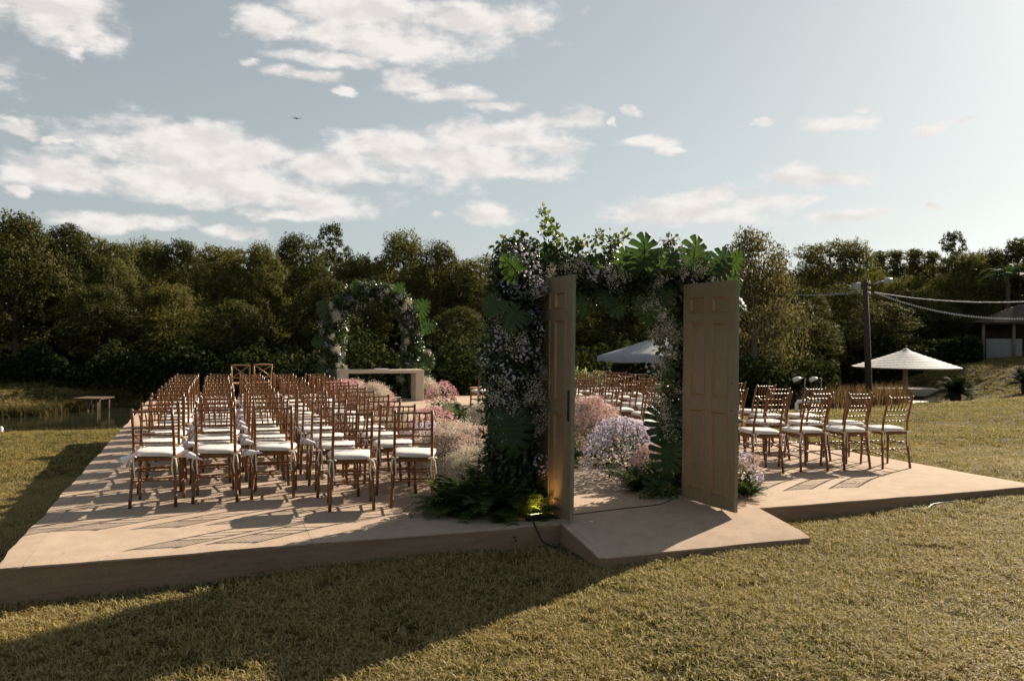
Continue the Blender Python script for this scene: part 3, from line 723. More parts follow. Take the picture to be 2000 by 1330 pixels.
DPK = [flower_mesh('deep_pink_cluster', 40, .10, .013, DPINK, .7, False, 9, seed=i + 20) for i in range(2)]
RDF = [flower_mesh('red_flower_cluster', 24, .08, .012, RED, .6, True, 7, seed=i + 30) for i in range(1)]
VIO = flower_mesh('aster_cluster', 40, .12, .012, petal('violet_petals', (.22, .18, .42), (.42, .36, .62)), .7, seed=44)
GYS = [gyp_mesh('gypsophila_spray', 320, .14, .0048, GYP, i) for i in range(3)]
PGY = [gyp_mesh('pinkish_gypsophila_spray', 480, .14, .0055, PGYP, i + 5) for i in range(2)]
GYD = [gyp_mesh('dense_gypsophila_spray', 620, .14, .0055, GYP, i + 9) for i in range(2)]
def monstera(L_=.45, seed=0):
    r = random.Random(seed); mb = MB(); nl = 7
    OT = [0, .15, .3, .5, .7, .85, 1.0]; OX = [.10, .34, .52, .58, .49, .29, .0]; OY = [-.24, -.34, -.16, .17, .50, .74, .92]
    def outl(t): return np.interp(t, OT, OX) * L_, np.interp(t, OT, OY) * L_
    for s in (-1, 1):
        for i in range(nl):
            t0 = i / nl; t1 = (i + 1) / nl; cut = r.uniform(.28, .45); vs = []; rows = ((0, 0), (.2, 0), (cut, .0), (cut + .10, .13), (.72, .17), (.87, .19), (.96, .27), (1.0, .46))
            k = 0
            for sj, gap in rows:
                for q in (-1, -.33, .33, 1):
                    tt = (t0 + t1) / 2 + q * (t1 - t0) / 2 * (1 - gap * 1.5); tt = min(.995, max(.0, tt))
                    ox, oy = outl(tt); bx, by = 0, (-.02 + .66 * tt ** 1.5) * L_
                    x = bx + (ox - bx) * sj; y = by + (oy - by) * sj + .05 * L_ * sj * (1 - sj)
                    z = .10 * L_ * sj - .15 * L_ * sj * sj + .012 * L_ * math.cos(q * 1.6) + .03 * L_ * sj * math.sin(i * 2.1 + seed)
                    vs.append((s * x, y, z))
            fs = []
            for a in range(len(rows) - 1):
                for b_ in range(3):
                    f = (a * 4 + b_, a * 4 + b_ + 1, (a + 1) * 4 + b_ + 1, (a + 1) * 4 + b_); fs.append(f if s < 0 else f[::-1])
            mb.add(vs, fs)
    mb.tube([(0, -.08 * L_, .0), (0, .3 * L_, .003), (0, .62 * L_, -.0)], [.005, .004, .0015], 5, False)
    mb.tube([(0, -.08 * L_, 0), (0, -.4 * L_, -.05 * L_), (.02, -.75 * L_, -.2 * L_)], [.005, .005, .004], 5, False)
    bend = r.uniform(.03, .2)
    for i, (x, y, z) in enumerate(mb.v): mb.v[i] = (x, y, z - bend * max(0, y) ** 2 / L_ + r.uniform(-.001, .001))
    return mb.mesh('monstera_leaf', MONST, True)
MON = [monstera(.42, i) for i in range(5)]
def place_leaf(parent, mesh, pos, tip, nrm, sc_, name='monstera_leaf'):
    y = Vector(tip).normalized(); z = Vector(nrm); z = (z - y * z.dot(y)).normalized(); x = y.cross(z)
    M = Matrix((x, y, z)).transposed().to_4x4() @ Matrix.Diagonal((sc_, sc_, sc_, 1)); M.translation = Vector(pos) - parent.location
    return link(name, mesh, parent, M)
def frond(L_=.5, n=22, wid=.11, seed=0, droop=.5):
    r = random.Random(seed); mb = MB(); P = []
    for i in range(n + 1):
        t = i / n; P.append(Vector((0, L_ * (t - .18 * t * t), L_ * (.75 * t - droop * 1.25 * t * t))))
    mb.tube(P, [.003 * (1 - .8 * i / n) for i in range(n + 1)], 3, False)
    for i in range(2, n):
        t = i / n; w = wid * (math.sin(math.pi * min(1, t * .9 + .12)) ** .7) * r.uniform(.85, 1.1); d = (P[i + 1] - P[i - 1]).normalized()
        for s in (-1, 1):
            sd_ = Vector((s, .35, -.15 + r.uniform(-.15, .15))).normalized(); b = P[i]; h = L_ / n * .42
            mb.add([b - d * h * .5, b + sd_ * w * .5 - d * h * .9, b + sd_ * w, b + sd_ * w * .5 + d * h * .7, b + d * h * .5], [(0, 1, 2), (0, 2, 4), (2, 3, 4)])
    return mb.mesh('frond', FERN)
FRO = [frond(.5, 20, .10, 0, .45), frond(.55, 24, .08, 1, .7), frond(.45, 18, .11, 2, .3)]
def put(parent, mesh, p, nrm, s, name=None, spin=None):
    z = Vector(nrm).normalized(); q = z.to_track_quat('Z', 'Y').to_matrix().to_4x4() @ Matrix.Rotation(rnd.uniform(0, 6.28) if spin is None else spin, 4, 'Z') @ Matrix.Diagonal((s, s, s, 1))
    q.translation = Vector(p) - parent.location; return link(name or mesh.name.split('.')[0], mesh, parent, q, 'stuff')
def foliage_blob(parent, C, N_, size, mat, name='foliage', spread=None, asp=.45):
    """C list of (centre, radii); leaves in the shell of each"""
    tot = sum(a[1][0] * a[1][1] + a[1][0] * a[1][2] for a in C); Vs = []; Fs = []; base = 0
    for c, rr in C:
        n = max(10, int(N_ * (rr[0] * rr[1] + rr[0] * rr[2]) / tot)); u = rand_unit(n); q = rng.uniform(.55, 1.05, n)[:, None]
        pos = np.array(c) + u * q * np.array(rr); D = rand_unit(n) + u * .5 + np.array([0, 0, -.15]); Nn = u + rand_unit(n) * .7
        v, f = leaf_cloud(pos, D, Nn, rng.uniform(.6, 1.3, n) * size, asp); Vs.append((v, f))
    V = np.concatenate([v for v, _ in Vs]); F = []
    for v, f in Vs:
        F += [x + base for x in f]; base += len(v)
    V = V - np.array(parent.location)
    return link(name, np_mesh(name, V, [np.concatenate(F)], mat), parent, kind='stuff')
def fern_plant(x, y, z, n, s, label, tilt=(0, 0), cat='fern', name='fern_plant', lo=.1, hi=1.0):
    t = tag(empty(name, (x, y, z)), label, cat)
    for i in range(n):
        a = 2 * math.pi * i * .618 + rnd.uniform(-.3, .3); e = rnd.uniform(lo, hi)
        M = Matrix.Rotation(a, 4, 'Z') @ Matrix.Rotation(e * .9 - .35, 4, 'X') @ Matrix.Diagonal([s * rnd.uniform(.7, 1.15)] * 3 + [1])
        M.translation = (rnd.uniform(-.05, .05) * s, rnd.uniform(-.05, .05) * s, .01); link('frond', rnd.choice(FRO), t, M)
    return t

# ------------------------------------------------------------------ entrance arch
AY = 7.34
arch = tag(empty('flower_arch', (2.75, AY, 0)), 'tall entrance arch of monstera leaves, lavender asters and baby\'s breath above the open doors', 'flower arch')
def keep(p):   # foliage stays clear of the two door leaves
    return not ((p[1] < 7.16 and p[2] < 2.19 and 2.915 < p[0] < 4.60) or (p[1] < 7.02 and p[2] < 2.19 and 4.44 < p[0] < 4.62))
spine = []
for z in np.linspace(.05, 2.25, 14): spine.append((2.72 + .03 * math.sin(z * 4), 7.12, z, .33 + .03 * math.sin(z * 5)))
for x in np.linspace(2.9, 4.95, 12): spine.append((x, AY, 2.24 + .05 * math.sin(x * 3), .25 + .03 * math.sin(x * 7)))
for z in np.linspace(.05, 2.2, 13): spine.append((4.86 + .03 * math.sin(z * 5), AY + .05, z, .32 + .03 * math.cos(z * 6)))
fr = MB(); fr.tube([(2.8 - 2.75, -.1, 0), (2.8 - 2.75, -.1, 2.3), (4.9 - 2.75, 0, 2.3), (4.9 - 2.75, 0, 0)], .025, 8); fr.build('frame', IRON, arch, True)
Cs = []; n = 38000; idx = rng.integers(0, len(spine), n); S_ = np.array(spine)[idx]
u = rand_unit(n); q = rng.uniform(.35, 1.08, n)[:, None]
pos = S_[:, :3] + u * q * S_[:, 3:4] * np.array([1, .9, 1]); ok = np.array([keep(p) for p in pos]) & (pos[:, 2] > .0)
pos = pos[ok]; u = u[ok]; n = len(pos)
v, f = leaf_cloud(pos, rand_unit(n) + u * .6 + np.array([0, 0, -.35]), u + rand_unit(n) * .8, rng.uniform(.035, .085, n), .5)
link('foliage', np_mesh('foliage', v - np.array(arch.location), [np.concatenate(f)], ARCHLEAF), arch, kind='stuff')
def branch(pts, parent, nl=40, size=.06, mat=VINE, spread=.05):
    pts = [Vector(p) for p in pts]; mb = MB(); mb.tube([p - parent.location for p in pts], [.006 * (1 - .7 * i / len(pts)) for i in range(len(pts))], 4, False)
    b = mb.build('vine_stem', STEM, parent)
    P_ = []; D_ = []
    for i in range(nl):
        t = rnd.random() * (len(pts) - 1); k = min(int(t), len(pts) - 2); d = (pts[k + 1] - pts[k]).normalized(); p = pts[k].lerp(pts[k + 1], t - k)
        o = Vector((rnd.gauss(0, 1), rnd.gauss(0, 1), rnd.gauss(0, 1) - .4)).normalized(); P_.append(p + o * size * .55 + o * rnd.random() * spread); D_.append(o + d * .3)
    v, f = leaf_cloud(np.array(P_), np.array(D_), rand_unit(nl) + np.array([0, -.6, .6]), rng.uniform(.6, 1.2, nl) * size, .62)
    link('leaf_spray', np_mesh('leaf_spray', v - np.array(parent.location), [np.concatenate(f)], mat), b, kind='stuff')
Y_ = 7.2
def fp(u, v, Y=6.98): return aty(u, v, Y)
for path in ([(1075, 500), (1060, 460), (1068, 430), (1055, 405)], [(1100, 510), (1098, 470), (1080, 445), (1068, 425)], [(1040, 510), (1030, 470), (1008, 455)], [(1090, 500), (1110, 470), (1130, 480)],
             [(1150, 500), (1165, 465), (1180, 450)], [(1180, 500), (1205, 470), (1225, 460)], [(1130, 510), (1125, 480), (1145, 465)], [(1020, 520), (1000, 480), (990, 470)], [(1290, 500), (1300, 475), (1315, 465)],
             [(1060, 520), (1070, 480), (1095, 460)], [(1200, 510), (1190, 480), (1200, 455)], [(1110, 540), (1090, 500), (1085, 470)], [(1290, 640), (1300, 700), (1280, 740)], [(1320, 650), (1305, 720), (1290, 780)], [(1300, 700), (1280, 660), (1270, 650)]):
    Yp = 7.25; pts = [fp(a, b, Yp + rnd.uniform(-.08, .08)) for a, b in path]; branch(pts, arch, 60, .058)
def cl(lst, meshes, smin, smax, Y=7.02):
    for (a, b) in lst:
        p = fp(a, b, Y)
        if not keep(p): p.y = max(p.y, 7.2)
        k = min(spine, key=lambda s: (Vector(s[:3]) - p).length); d = p - Vector(k[:3]); d.y = -abs(d.y) - .12; d.normalize()
        q = Vector(k[:3]) + d * k[3] * 1.02
        p2 = Vector((p.x, q.y, p.z))
        if not keep(p2): continue
        put(arch, rnd.choice(meshes), p2, (d.x * .6, -1, .25 + d.z * .6), rnd.uniform(smin, smax))
cl([(1020, 490), (1000, 520), (1060, 590), (1072, 640), (985, 560), (962, 605), (1030, 560), (1060, 690), (1070, 735), (1058, 760), (970, 720), (1000, 690), (960, 665), (975, 640), (1075, 700), (1045, 650),
    (1310, 478), (1335, 500), (1385, 510), (1408, 540), (1310, 530), (1165, 520), (1350, 545), (1395, 560), (1290, 500), (1340, 480), (1420, 520), (1180, 540), (1375, 575), (1300, 560),
    (1070, 860), (1055, 880), (1072, 890), (1040, 900), (970, 780), (990, 740), (1060, 620), (1020, 530), (1320, 620), (1325, 680), (1300, 720)], AST, .75, 1.05)
cl([(1060, 905), (1070, 920), (1045, 915)], PNK, .6, .8)
cl([(1040, 570), (1060, 555), (1080, 545), (1230, 550), (1260, 560), (1290, 545), (1180, 570), (1030, 790), (970, 760), (990, 800), (1330, 560), (1250, 585), (1310, 660), (1320, 700), (1370, 520),
    (1030, 830), (1300, 770), (985, 660), (1210, 575), (1240, 600), (1280, 590), (1350, 530), (1040, 740), (1060, 780), (1310, 640), (975, 830), (1200, 540), (1310, 800), (1320, 840)], GYS, .8, 1.15)
for k in range(60):
    s_ = spine[rnd.randrange(len(spine))]; a = rnd.uniform(0, 2 * math.pi); d = Vector((math.cos(a), -abs(math.sin(a)) if rnd.random() < .8 else math.sin(a), rnd.uniform(-.5, .7))).normalized(); p = Vector(s_[:3]) + d * s_[3] * 1.04
    if keep(p) and p.z > .5: put(arch, rnd.choice(AST + [VIO]) if k % 4 else rnd.choice(GYS), p, d, rnd.uniform(.6, 1.05))
# (u, v, Y, tip u, tip v, size, normal tilt)
MN = [(1258, 520, 7.05, 1262, 440, 1.15, -.1), (1352, 520, 7.05, 1368, 440, 1.1, .0), (1398, 530, 7.0, 1435, 470, .95, .25), (1155, 545, 7.0, 1175, 475, .95, -.2), (1225, 530, 7.1, 1218, 462, .85, -.3),
      (1010, 530, 7.0, 975, 490, .7, -.4), (1010, 610, 6.98, 990, 640, .75, -.2), (1130, 585, 7.2, 1150, 640, .7, .1), (1265, 590, 7.15, 1275, 655, .9, .1),
      (1000, 820, 7.0, 1005, 905, 1.15, 0), (1315, 870, 7.15, 1300, 950, 1.2, -.1), (1305, 810, 7.15, 1285, 880, 1.1, -.3), (1300, 940, 7.1, 1270, 990, .95, -.1), (1440, 590, 7.2, 1475, 620, .55, .3), (1420, 555, 7.15, 1450, 550, .6, .3),
      (1195, 570, 7.1, 1190, 620, .7, 0), (1310, 560, 7.1, 1300, 620, .8, 0), (1370, 560, 7.1, 1385, 600, .7, 0),
      (1300, 520, 7.0, 1330, 470, .7, .1), (1430, 520, 7.1, 1455, 490, .7, .4), (1210, 590, 7.0, 1235, 640, .7, .1), (970, 590, 7.1, 950, 620, .6, -.5), (1325, 960, 7.1, 1340, 985, .8, .1)]
for i, (a, b, Y, ta, tb, s, nx_) in enumerate(MN):
    if a < 1090 and b > 500: Y = 6.68
    p = aty(a, b, Y); t = aty(ta, tb, Y - .06)
    if not keep(p): p.y = max(p.y, 7.2)
    place_leaf(arch, MON[i % 5], p, t - p, (nx_, -1, .35 + rnd.uniform(-.2, .2)), s * .80)

# ------------------------------------------------------------------ far arch at the altar
fa = tag(empty('flower_arch', (4.06, 20.95, 0)), 'smaller round-topped flower arch far off behind the altar table', 'flower arch')
fr = MB(); sp2 = []
for t in np.linspace(0, 1, 40):
    s = t * (1.75 * 2 + math.pi * 1.03)
    if s < 1.75: x, z = -1.03, s
    elif s > 1.75 + math.pi * 1.03: x, z = 1.03, 1.75 - (s - 1.75 - math.pi * 1.03)
    else: a = (s - 1.75) / 1.03; x, z = -1.03 * math.cos(a), 1.75 + 1.03 * math.sin(a) * .98
    sp2.append((4.06 + x, 20.95, z, .32 + .05 * math.sin(t * 31)))
fr.tube([(a - 4.06, 0, c) for a, _, c, _ in sp2], .025, 6, False); fr.build('frame', IRON, fa, True)
n = 26000; S_ = np.array(sp2)[rng.integers(0, 40, n)]; u = rand_unit(n)
pos = S_[:, :3] + u * rng.uniform(.3, 1.1, n)[:, None] * S_[:, 3:4]; ok = pos[:, 2] > 0; pos = pos[ok]; u = u[ok]; n = len(pos)
v, f = leaf_cloud(pos, rand_unit(n) + u * .6, u + rand_unit(n) * .8, rng.uniform(.05, .11, n), .5)
link('foliage', np_mesh('foliage', v - np.array(fa.location), [np.concatenate(f)], ARCHLEAF), fa, kind='stuff')
for k in range(80):
    s = sp2[k % 40]; a = rnd.uniform(-1.2, 1.2); d = Vector((math.sin(a), -math.cos(a) * .8, rnd.uniform(-.6, .8))).normalized(); p = Vector(s[:3]) + d * s[3]
    if p.z < .3: continue
    m_ = rnd.choice([AST[0], AST[1], VIO, GYD[0], GYS[1], AST[2]]); put(fa, m_, p, d, rnd.uniform(.65, 1.05))
for (a, z, tx, tz, s) in [(-1.35, 2.2, -.6, .7, 1.0), (-1.45, 1.5, -.8, -.2, .9), (1.25, 2.3, .7, .7, 1.1), (1.4, 1.9, .9, .1, 1.0), (1.45, 1.1, .5, -.8, 1.1), (1.4, .7, .3, -.9, .9), (-1.4, .8, -.5, -.7, .9), (-.5, 2.75, -.3, .9, .9), (.6, 2.75, .5, .8, .9)]:
    place_leaf(fa, rnd.choice(MON), (4.06 + a * .9, 20.7, z), (tx, -.2, tz), (.2, -1, .3), s)
# altar table
at_ = tag(empty('altar_table', (4.1, 20.2, 0)), 'cream open-frame altar table before the far flower arch', 'table')
mb = MB(); mb.box((-1.06, -.25, .70), (1.06, .25, .785), bev=.004); mb.build('table_top', CREAM, at_)
for s in (-1, 1):
    mb = MB(); mb.box((s * .95 - .105, -.25, 0), (s * .95 + .105, .25, .699), bev=.004); mb.build('leg', CREAM, at_)
bk = tag(empty('open_book', (4.1, 20.15, .786)), 'dark book lying open on the altar table', 'book')
for s in (-1, 1):
    mb = MB(); mb.box((0, -.11, 0), (s * .17, .11, .02) if s > 0 else (0, .11, .02)) if s > 0 else mb.box((-.17, -.11, 0), (-.002, .11, .02))
    mb.build('page_block', PAPER, bk)
mb = MB(); mb.box((-.18, -.12, -.0005), (.18, .12, .004)); mb.build('cover', IRON, bk)
for i, v in enumerate(mb.v): pass
bk.children[0].location.z = .005; bk.children[1].location.z = .005

# ------------------------------------------------------------------ flower arrangements along the aisle
def mound(name, x, y, r, h, meshes, nc, label, leaf=FERN, nleaf=700, s=1.0, cat='flower arrangement', lsz=.05):
    t = tag(empty(name, (x, y, 0)), label, cat)
    foliage_blob(t, [((x, y, h * .36), (r * .92, r * .92, h * .42))], nleaf, lsz, leaf)
    for k in range(int(nc * .35)):
        a = k * 2.39996; p = Vector((x + r * .88 * math.cos(a), y + r * .88 * math.sin(a), rnd.uniform(.05, h * .35))); put(t, rnd.choice(meshes), p, (math.cos(a), math.sin(a), .25), s * rnd.uniform(.7, 1.0))
    for i in range(nc):
        a = i * 2.39996 + rnd.uniform(-.2, .2); e = math.acos(1 - (i + .5) / nc * 1.12)
        d = Vector((math.sin(e) * math.cos(a), math.sin(e) * math.sin(a), math.cos(e)))
        p = Vector((x, y, h * .45)) + Vector((d.x * r * .9, d.y * r * .9, d.z * h * .5)) * rnd.uniform(.88, 1.05)
        if p.z < .06: p.z = .06 + rnd.random() * .05
        put(t, rnd.choice(meshes), p, (d.x, d.y, d.z + .3), s * rnd.uniform(.8, 1.2))
    return t
mound('flower_mound', 2.62, 8.55, .50, .58, GYD + PGY, 44, 'big airy white and blush mound of baby\'s breath beside the front aisle chair', STEM and FERN, 900, 1.1)
mound('flower_mound', 2.60, 7.85, .36, .40, GYD, 26, 'low pale mound of baby\'s breath at the foot of the flower column', FERN, 500, 1.0)
mound('flower_mound', 2.45, 9.35, .34, .55, AST + PNK, 24, 'lavender and pink mound half hidden behind the blush mound', FERN, 500)
mound('flower_mound', 2.72, 10.1, .38, .70, DPK, 34, 'deep pink domed mound behind the blush one on the left of aisle', FERN, 500)
mound('flower_mound', 2.85, 7.45, .14, .40, RDF, 6, 'small red flower bunch above the dark ferns by the column', FERN, 200)
mound('flower_mound', 2.55, 11.4, .34, .45, AST + GYD, 22, 'white and lavender mound behind the deep pink one', FERN, 500)
mound('flower_mound', 2.60, 12.9, .34, .48, PGY + GYD, 22, 'blush baby\'s breath mound midway along the left chairs', FERN, 500)
mound('flower_mound', 2.75, 14.6, .42, .68, GYD + PGY + PNK, 34, 'tall white and pink leafy mound near the altar table leg', VINE, 900, 1.2)
mound('flower_mound', 2.55, 16.4, .50, .75, DPK, 44, 'large round pink mound showing above the chair backs', FERN, 500, 1.3)
mound('flower_mound', 3.1, 18.2, .35, .5, PNK + GYD, 20, 'small pale pink mound just before the altar table', FERN, 400, 1.2)
mound('flower_mound', 5.35, 20.6, .25, .42, GYD, 14, 'small white bunch at the right foot of the altar table', VINE, 400, 1.2)
mound('flower_mound', 4.50, 8.30, .42, .66, AST, 46, 'lavender aster mound seen through the doorway', FERN, 700, 1.05)
mound('flower_mound', 4.62, 9.45, .42, .80, PNK + PGY, 44, 'pink mound behind the lavender asters in the doorway', FERN, 600, 1.1)
mound('flower_mound', 4.62, 7.75, .20, .36, RDF + PGY, 10, 'small red flower bunch by the big monstera leaves', FERN, 300)
mound('flower_mound', 4.55, 12.9, .36, .50, GYD, 24, 'dry beige baby\'s breath mound just left of the flower column', FERN, 300)
mound('flower_mound', 4.9, 17.4, .34, .60, PNK + DPK, 22, 'pink mound beside the side-on wooden chair', FERN, 400, 1.2)
mound('flower_mound', 4.70, 11.2, .32, .45, GYD + AST, 20, 'white and lavender mound deeper along the right chairs', FERN, 300)
mound('flower_mound', 5.18, 7.05, .22, .42, PGY + AST, 14, 'wispy blush flowers poking out right of the right door', VINE, 400)
mound('flower_mound', 4.3, 9.9, .20, .50, GYD, 10, 'thin cream spires rising behind the doorway fern', FERN, 200)
fern_plant(4.18, 9.35, 0, 46, 1.0, 'bushy green fern just right of the left door', lo=-.2, hi=.9)
fern_plant(4.45, 14.3, 0, 60, 1.35, 'large feathery fern on the aisle left of the flower column', lo=-.2, hi=.9)
fern_plant(4.75, 15.6, 0, 26, 1.3, 'pale fern behind the large feathery fern', lo=-.5, hi=.3)
fern_plant(2.45, 6.95, 0, 100, 1.15, 'dark feathery fern mass at the foot of the flower column', lo=-.3, hi=1.1)
fern_plant(2.80, 6.78, 0, 40, .75, 'dark fern beside the lit ground lamp', lo=-.3, hi=1.0)
fern_plant(2.15, 7.15, 0, 60, 1.0, 'fern spilling onto the carpet left of the column', lo=.1, hi=1.2)
fern_plant(2.62, 7.15, .32, 60, .85, 'upper tier of dark ferns against the flower column', lo=.2, hi=1.2)
fern_plant(4.28, 7.5, 0, 46, .8, 'dense green fern at the inner foot of the right door', lo=-.2, hi=1.0)
fern_plant(4.75, 10.3, 0, 36, 1.0, 'fern tucked between the pink mound and right-hand chairs', lo=-.2, hi=.9)
fern_plant(2.95, 7.9, 0, 30, .8, 'fern on the aisle carpet behind the flower column', lo=-.2, hi=.9)
fern_plant(5.15, 6.85, 0, 44, .62, 'low green fern cluster right of the right door', lo=.3, hi=1.2)
t = tag(empty('vine_plant', (4.35, 7.15, 0)), 'trailing vine lying on the carpet inside the right door', 'vine')
for k in range(6):
    a = R(200 + k * 14); branch([(4.45, 7.22, .05), (4.45 + .22 * math.cos(a), 7.22 + .22 * math.sin(a) * .6, .09), (4.42 + .42 * math.cos(a), 7.2 + .35 * math.sin(a) * .6, .03)], t, 22, .06, VINE, .03)
hy = tag(empty('leafy_bush', (10.2, 21.2, g1(10.2, 21.2))), 'pale green leafy bush beyond the last right-hand chairs', 'bush')
foliage_blob(hy, [((9.85, 21.2, .45), (.3, .3, .42)), ((10.25, 21.2, .38), (.25, .3, .36)), ((10.7, 21.2, .38), (.28, .3, .34)), ((10.1, 21.1, -.2), (.6, .4, .5))], 1600, .09, HYDR, asp=.7)

# ------------------------------------------------------------------ ground lamp, cables
def cable(name, pts, r, mat, label, cat='cable'):
    P_ = []
    V_ = [Vector(p) for p in pts]
    for i in range(len(V_) - 1):
        p0 = V_[max(i - 1, 0)]; p1 = V_[i]; p2 = V_[i + 1]; p3 = V_[min(i + 2, len(V_) - 1)]
        for k in range(6):
            t = k / 6; P_.append(.5 * ((2 * p1) + (-p0 + p2) * t + (2 * p0 - 5 * p1 + 4 * p2 - p3) * t * t + (-p0 + 3 * p1 - 3 * p2 + p3) * t ** 3))
    P_.append(V_[-1]); mb = MB(); mb.tube(P_, r, 6); return tag(mb.build(name, mat, None, True), label, cat)
cable('power_cable', [(2.70, 6.60, .02), (2.64, 6.42, .012), (2.655, 6.375, -.05), (2.70, 6.34, -.14), (2.80, 6.22, g1(2.8, 6.2) + .03), (2.86, 6.0, g1(2.86, 6.0) + .02), (2.83, 5.8, g1(2.83, 5.8) + .015)], .007, BLACK, 'black cable dropping over the stage edge beside the ramp')
cable('thin_cable', [(3.0, 6.62, .008), (3.3, 6.68, .006), (3.7, 6.74, .006), (4.1, 6.80, .006), (4.5, 7.1, .006)], .004, BLACK, 'thin dark cable across the carpet between the two doors')
cable('thin_cable', [(4.75, 6.55, .008), (4.62, 6.47, .03), (4.72, 6.40, .012), (4.86, 6.385, -.06)], .004, BLACK, 'short black cable loop on the stage corner by the right door')
cable('thin_cable', [(6.6, 6.36, g1(6.6, 6.36) + .02), (6.9, 6.25, g1(6.9, 6.25) + .02), (7.1, 6.32, g1(7.1, 6.32) + .03), (7.5, 6.36, g1(7.5, 6.36) + .02)], .005, WHITEP, 'pale cable in the grass under the right stage edge')
fl = tag(empty('floodlight', (2.735, 6.56, .0), R(8)), 'small lit black floodlight on the stage edge by the left door', 'lamp')
mb = MB(); Mx = Matrix.Rotation(R(-28), 4, 'X'); mb.box((-.095, -.03, .015), (.095, .06, .05), Mx, bev=.006); mb.build('housing', BLACK, fl)
mb = MB(); mb.box((-.078, -.018, .0505), (.078, .048, .054), Mx); mb.build('lamp_glass', LAMPG, fl)
mb = MB(); mb.tube([(-.1, 0, .04), (-.105, 0, .0), (.105, 0, .0), (.1, 0, .04)], .006, 6); mb.build('bracket', IRON, fl, True)
ld = bpy.data.lights.new('floodlight_beam', 'SPOT'); ld.energy = 6; ld.color = (1, .55, .2); ld.spot_size = R(120); ld.spot_blend = .6; ld.shadow_soft_size = .04
lo = bpy.data.objects.new('floodlight_beam', ld); col.objects.link(lo); lo.location = (2.735, 6.59, .075)
lo.rotation_euler = Vector((-.25, -.50, -1)).to_track_quat('Z', 'Y').to_euler(); lo.rotation_euler = (Vector((-.22, -.55, -.9))).to_track_quat('Z', 'Y').to_euler()

# ------------------------------------------------------------------ trees
def tree_mesh(seed, H, Rw, nleaf, lsz, mat, bark=BARK, style='round'):
    r = np.random.default_rng(seed); rr = random.Random(seed); mb = MB()
    # trunk and limbs
    lean = (rr.uniform(-.06, .06), rr.uniform(-.06, .06)); top = H * .8; tr = max(.09, H * .022)
    tp = [(lean[0] * z + .1 * math.sin(z + seed), lean[1] * z, z) for z in np.linspace(-.5, top, 7)]
    mb.tube(tp, [tr * (1.25 - .95 * i / 6) for i in range(7)], 7)
    C = []; z0 = H * (.22 if style == 'round' else .45 if style == 'tall' else .12)
    ncl = {'round': 46, 'tall': 34, 'willow': 34, 'narrow': 40}[style]
    for i in range(ncl):
        t = (i + .5) / ncl; z = z0 + (H - z0) * (t ** .85) * .96
        prof = math.sin(math.pi * min(.98, (.18 + .82 * (z - z0) / (H - z0)))) ** .6 if style != 'narrow' else 1.05 - .95 * (z - z0) / (H - z0)
        a = i * 2.4 + rr.uniform(-.5, .5); q = Rw * prof * rr.uniform(.35, 1.0)
        c = (q * math.cos(a), q * math.sin(a), z); s = Rw * rr.uniform(.16, .46) * (.75 if style == 'tall' else 1)
        C.append((c, s))
        if i % 2 == 0:
            zz = max(.3, z - q * .8); mb.tube([(lean[0] * zz, lean[1] * zz, zz), (c[0] * .5, c[1] * .5, (zz + z) / 2 + .1), c], [tr * .35, tr * .22, tr * .08], 5, False)
    trunk = mb.mesh('trunk', bark, True)
    Vs = []; w = np.array([s ** 2 for _, s in C]); w /= w.sum(); pick = r.choice(len(C), nleaf, p=w)
    cc_ = np.array([c for c, _ in C])[pick]; ss = np.array([s for _, s in C])[pick][:, None]
    u = r.normal(size=(nleaf, 3)); u /= np.linalg.norm(u, axis=1, keepdims=True); u[:, 2] = np.where(u[:, 2] < 0, u[:, 2] * .7, u[:, 2])
    lump = .72 + .28 * np.sin(cc_[:, :1] * 7 + u[:, :1] * 6) * np.sin(u[:, 1:2] * 7 + cc_[:, 2:3] * 3)
    q = r.uniform(.62, 1.10, nleaf)[:, None] ** .6
    pos = cc_ + u * ss * q * lump * np.array([1.15, 1.15, .85])
    out = np.stack([pos[:, 0], pos[:, 1], (pos[:, 2] - H * .5) * .5], -1); out /= np.linalg.norm(out, axis=1, keepdims=True) + 1e-6
    D = r.normal(size=(nleaf, 3)) + np.array([0, 0, -.5]); Nn = u * 1.5 + out * .3 + r.normal(size=(nleaf, 3)) * .42 + np.array([0, 0, .15])
    if style == 'willow':
        k = r.uniform(0, 1, nleaf) < .7; pos[k, 2] -= r.uniform(0, 1, k.sum()) ** 1.5 * H * .28; D[k] = r.normal(size=(k.sum(), 3)) * .35 + np.array([0, 0, -1])
        pos[k, 0] = np.round(pos[k, 0] * 4) / 4 + r.normal(size=k.sum()) * .04
        pos[:, 2] = np.maximum(pos[:, 2], .3)
    v, f = leaf_cloud(pos, D, Nn, r.uniform(.6, 1.4, nleaf) * lsz, .55, 'diamond')
    return np_mesh('crown', v, [np.concatenate(f)], mat), trunk, H, Rw
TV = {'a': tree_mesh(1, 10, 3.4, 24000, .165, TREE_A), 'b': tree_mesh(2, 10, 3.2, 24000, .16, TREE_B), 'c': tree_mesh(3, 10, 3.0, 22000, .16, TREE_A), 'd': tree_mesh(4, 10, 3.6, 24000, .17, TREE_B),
      'e': tree_mesh(5, 10, 2.2, 6500, .17, TREE_A, PALEBARK, 'tall'), 'w': tree_mesh(6, 10, 3.4, 24000, .17, TREE_C, PALEBARK, 'willow'), 'n': tree_mesh(7, 10, 1.7, 8000, .17, TREE_B, BARK, 'narrow')}
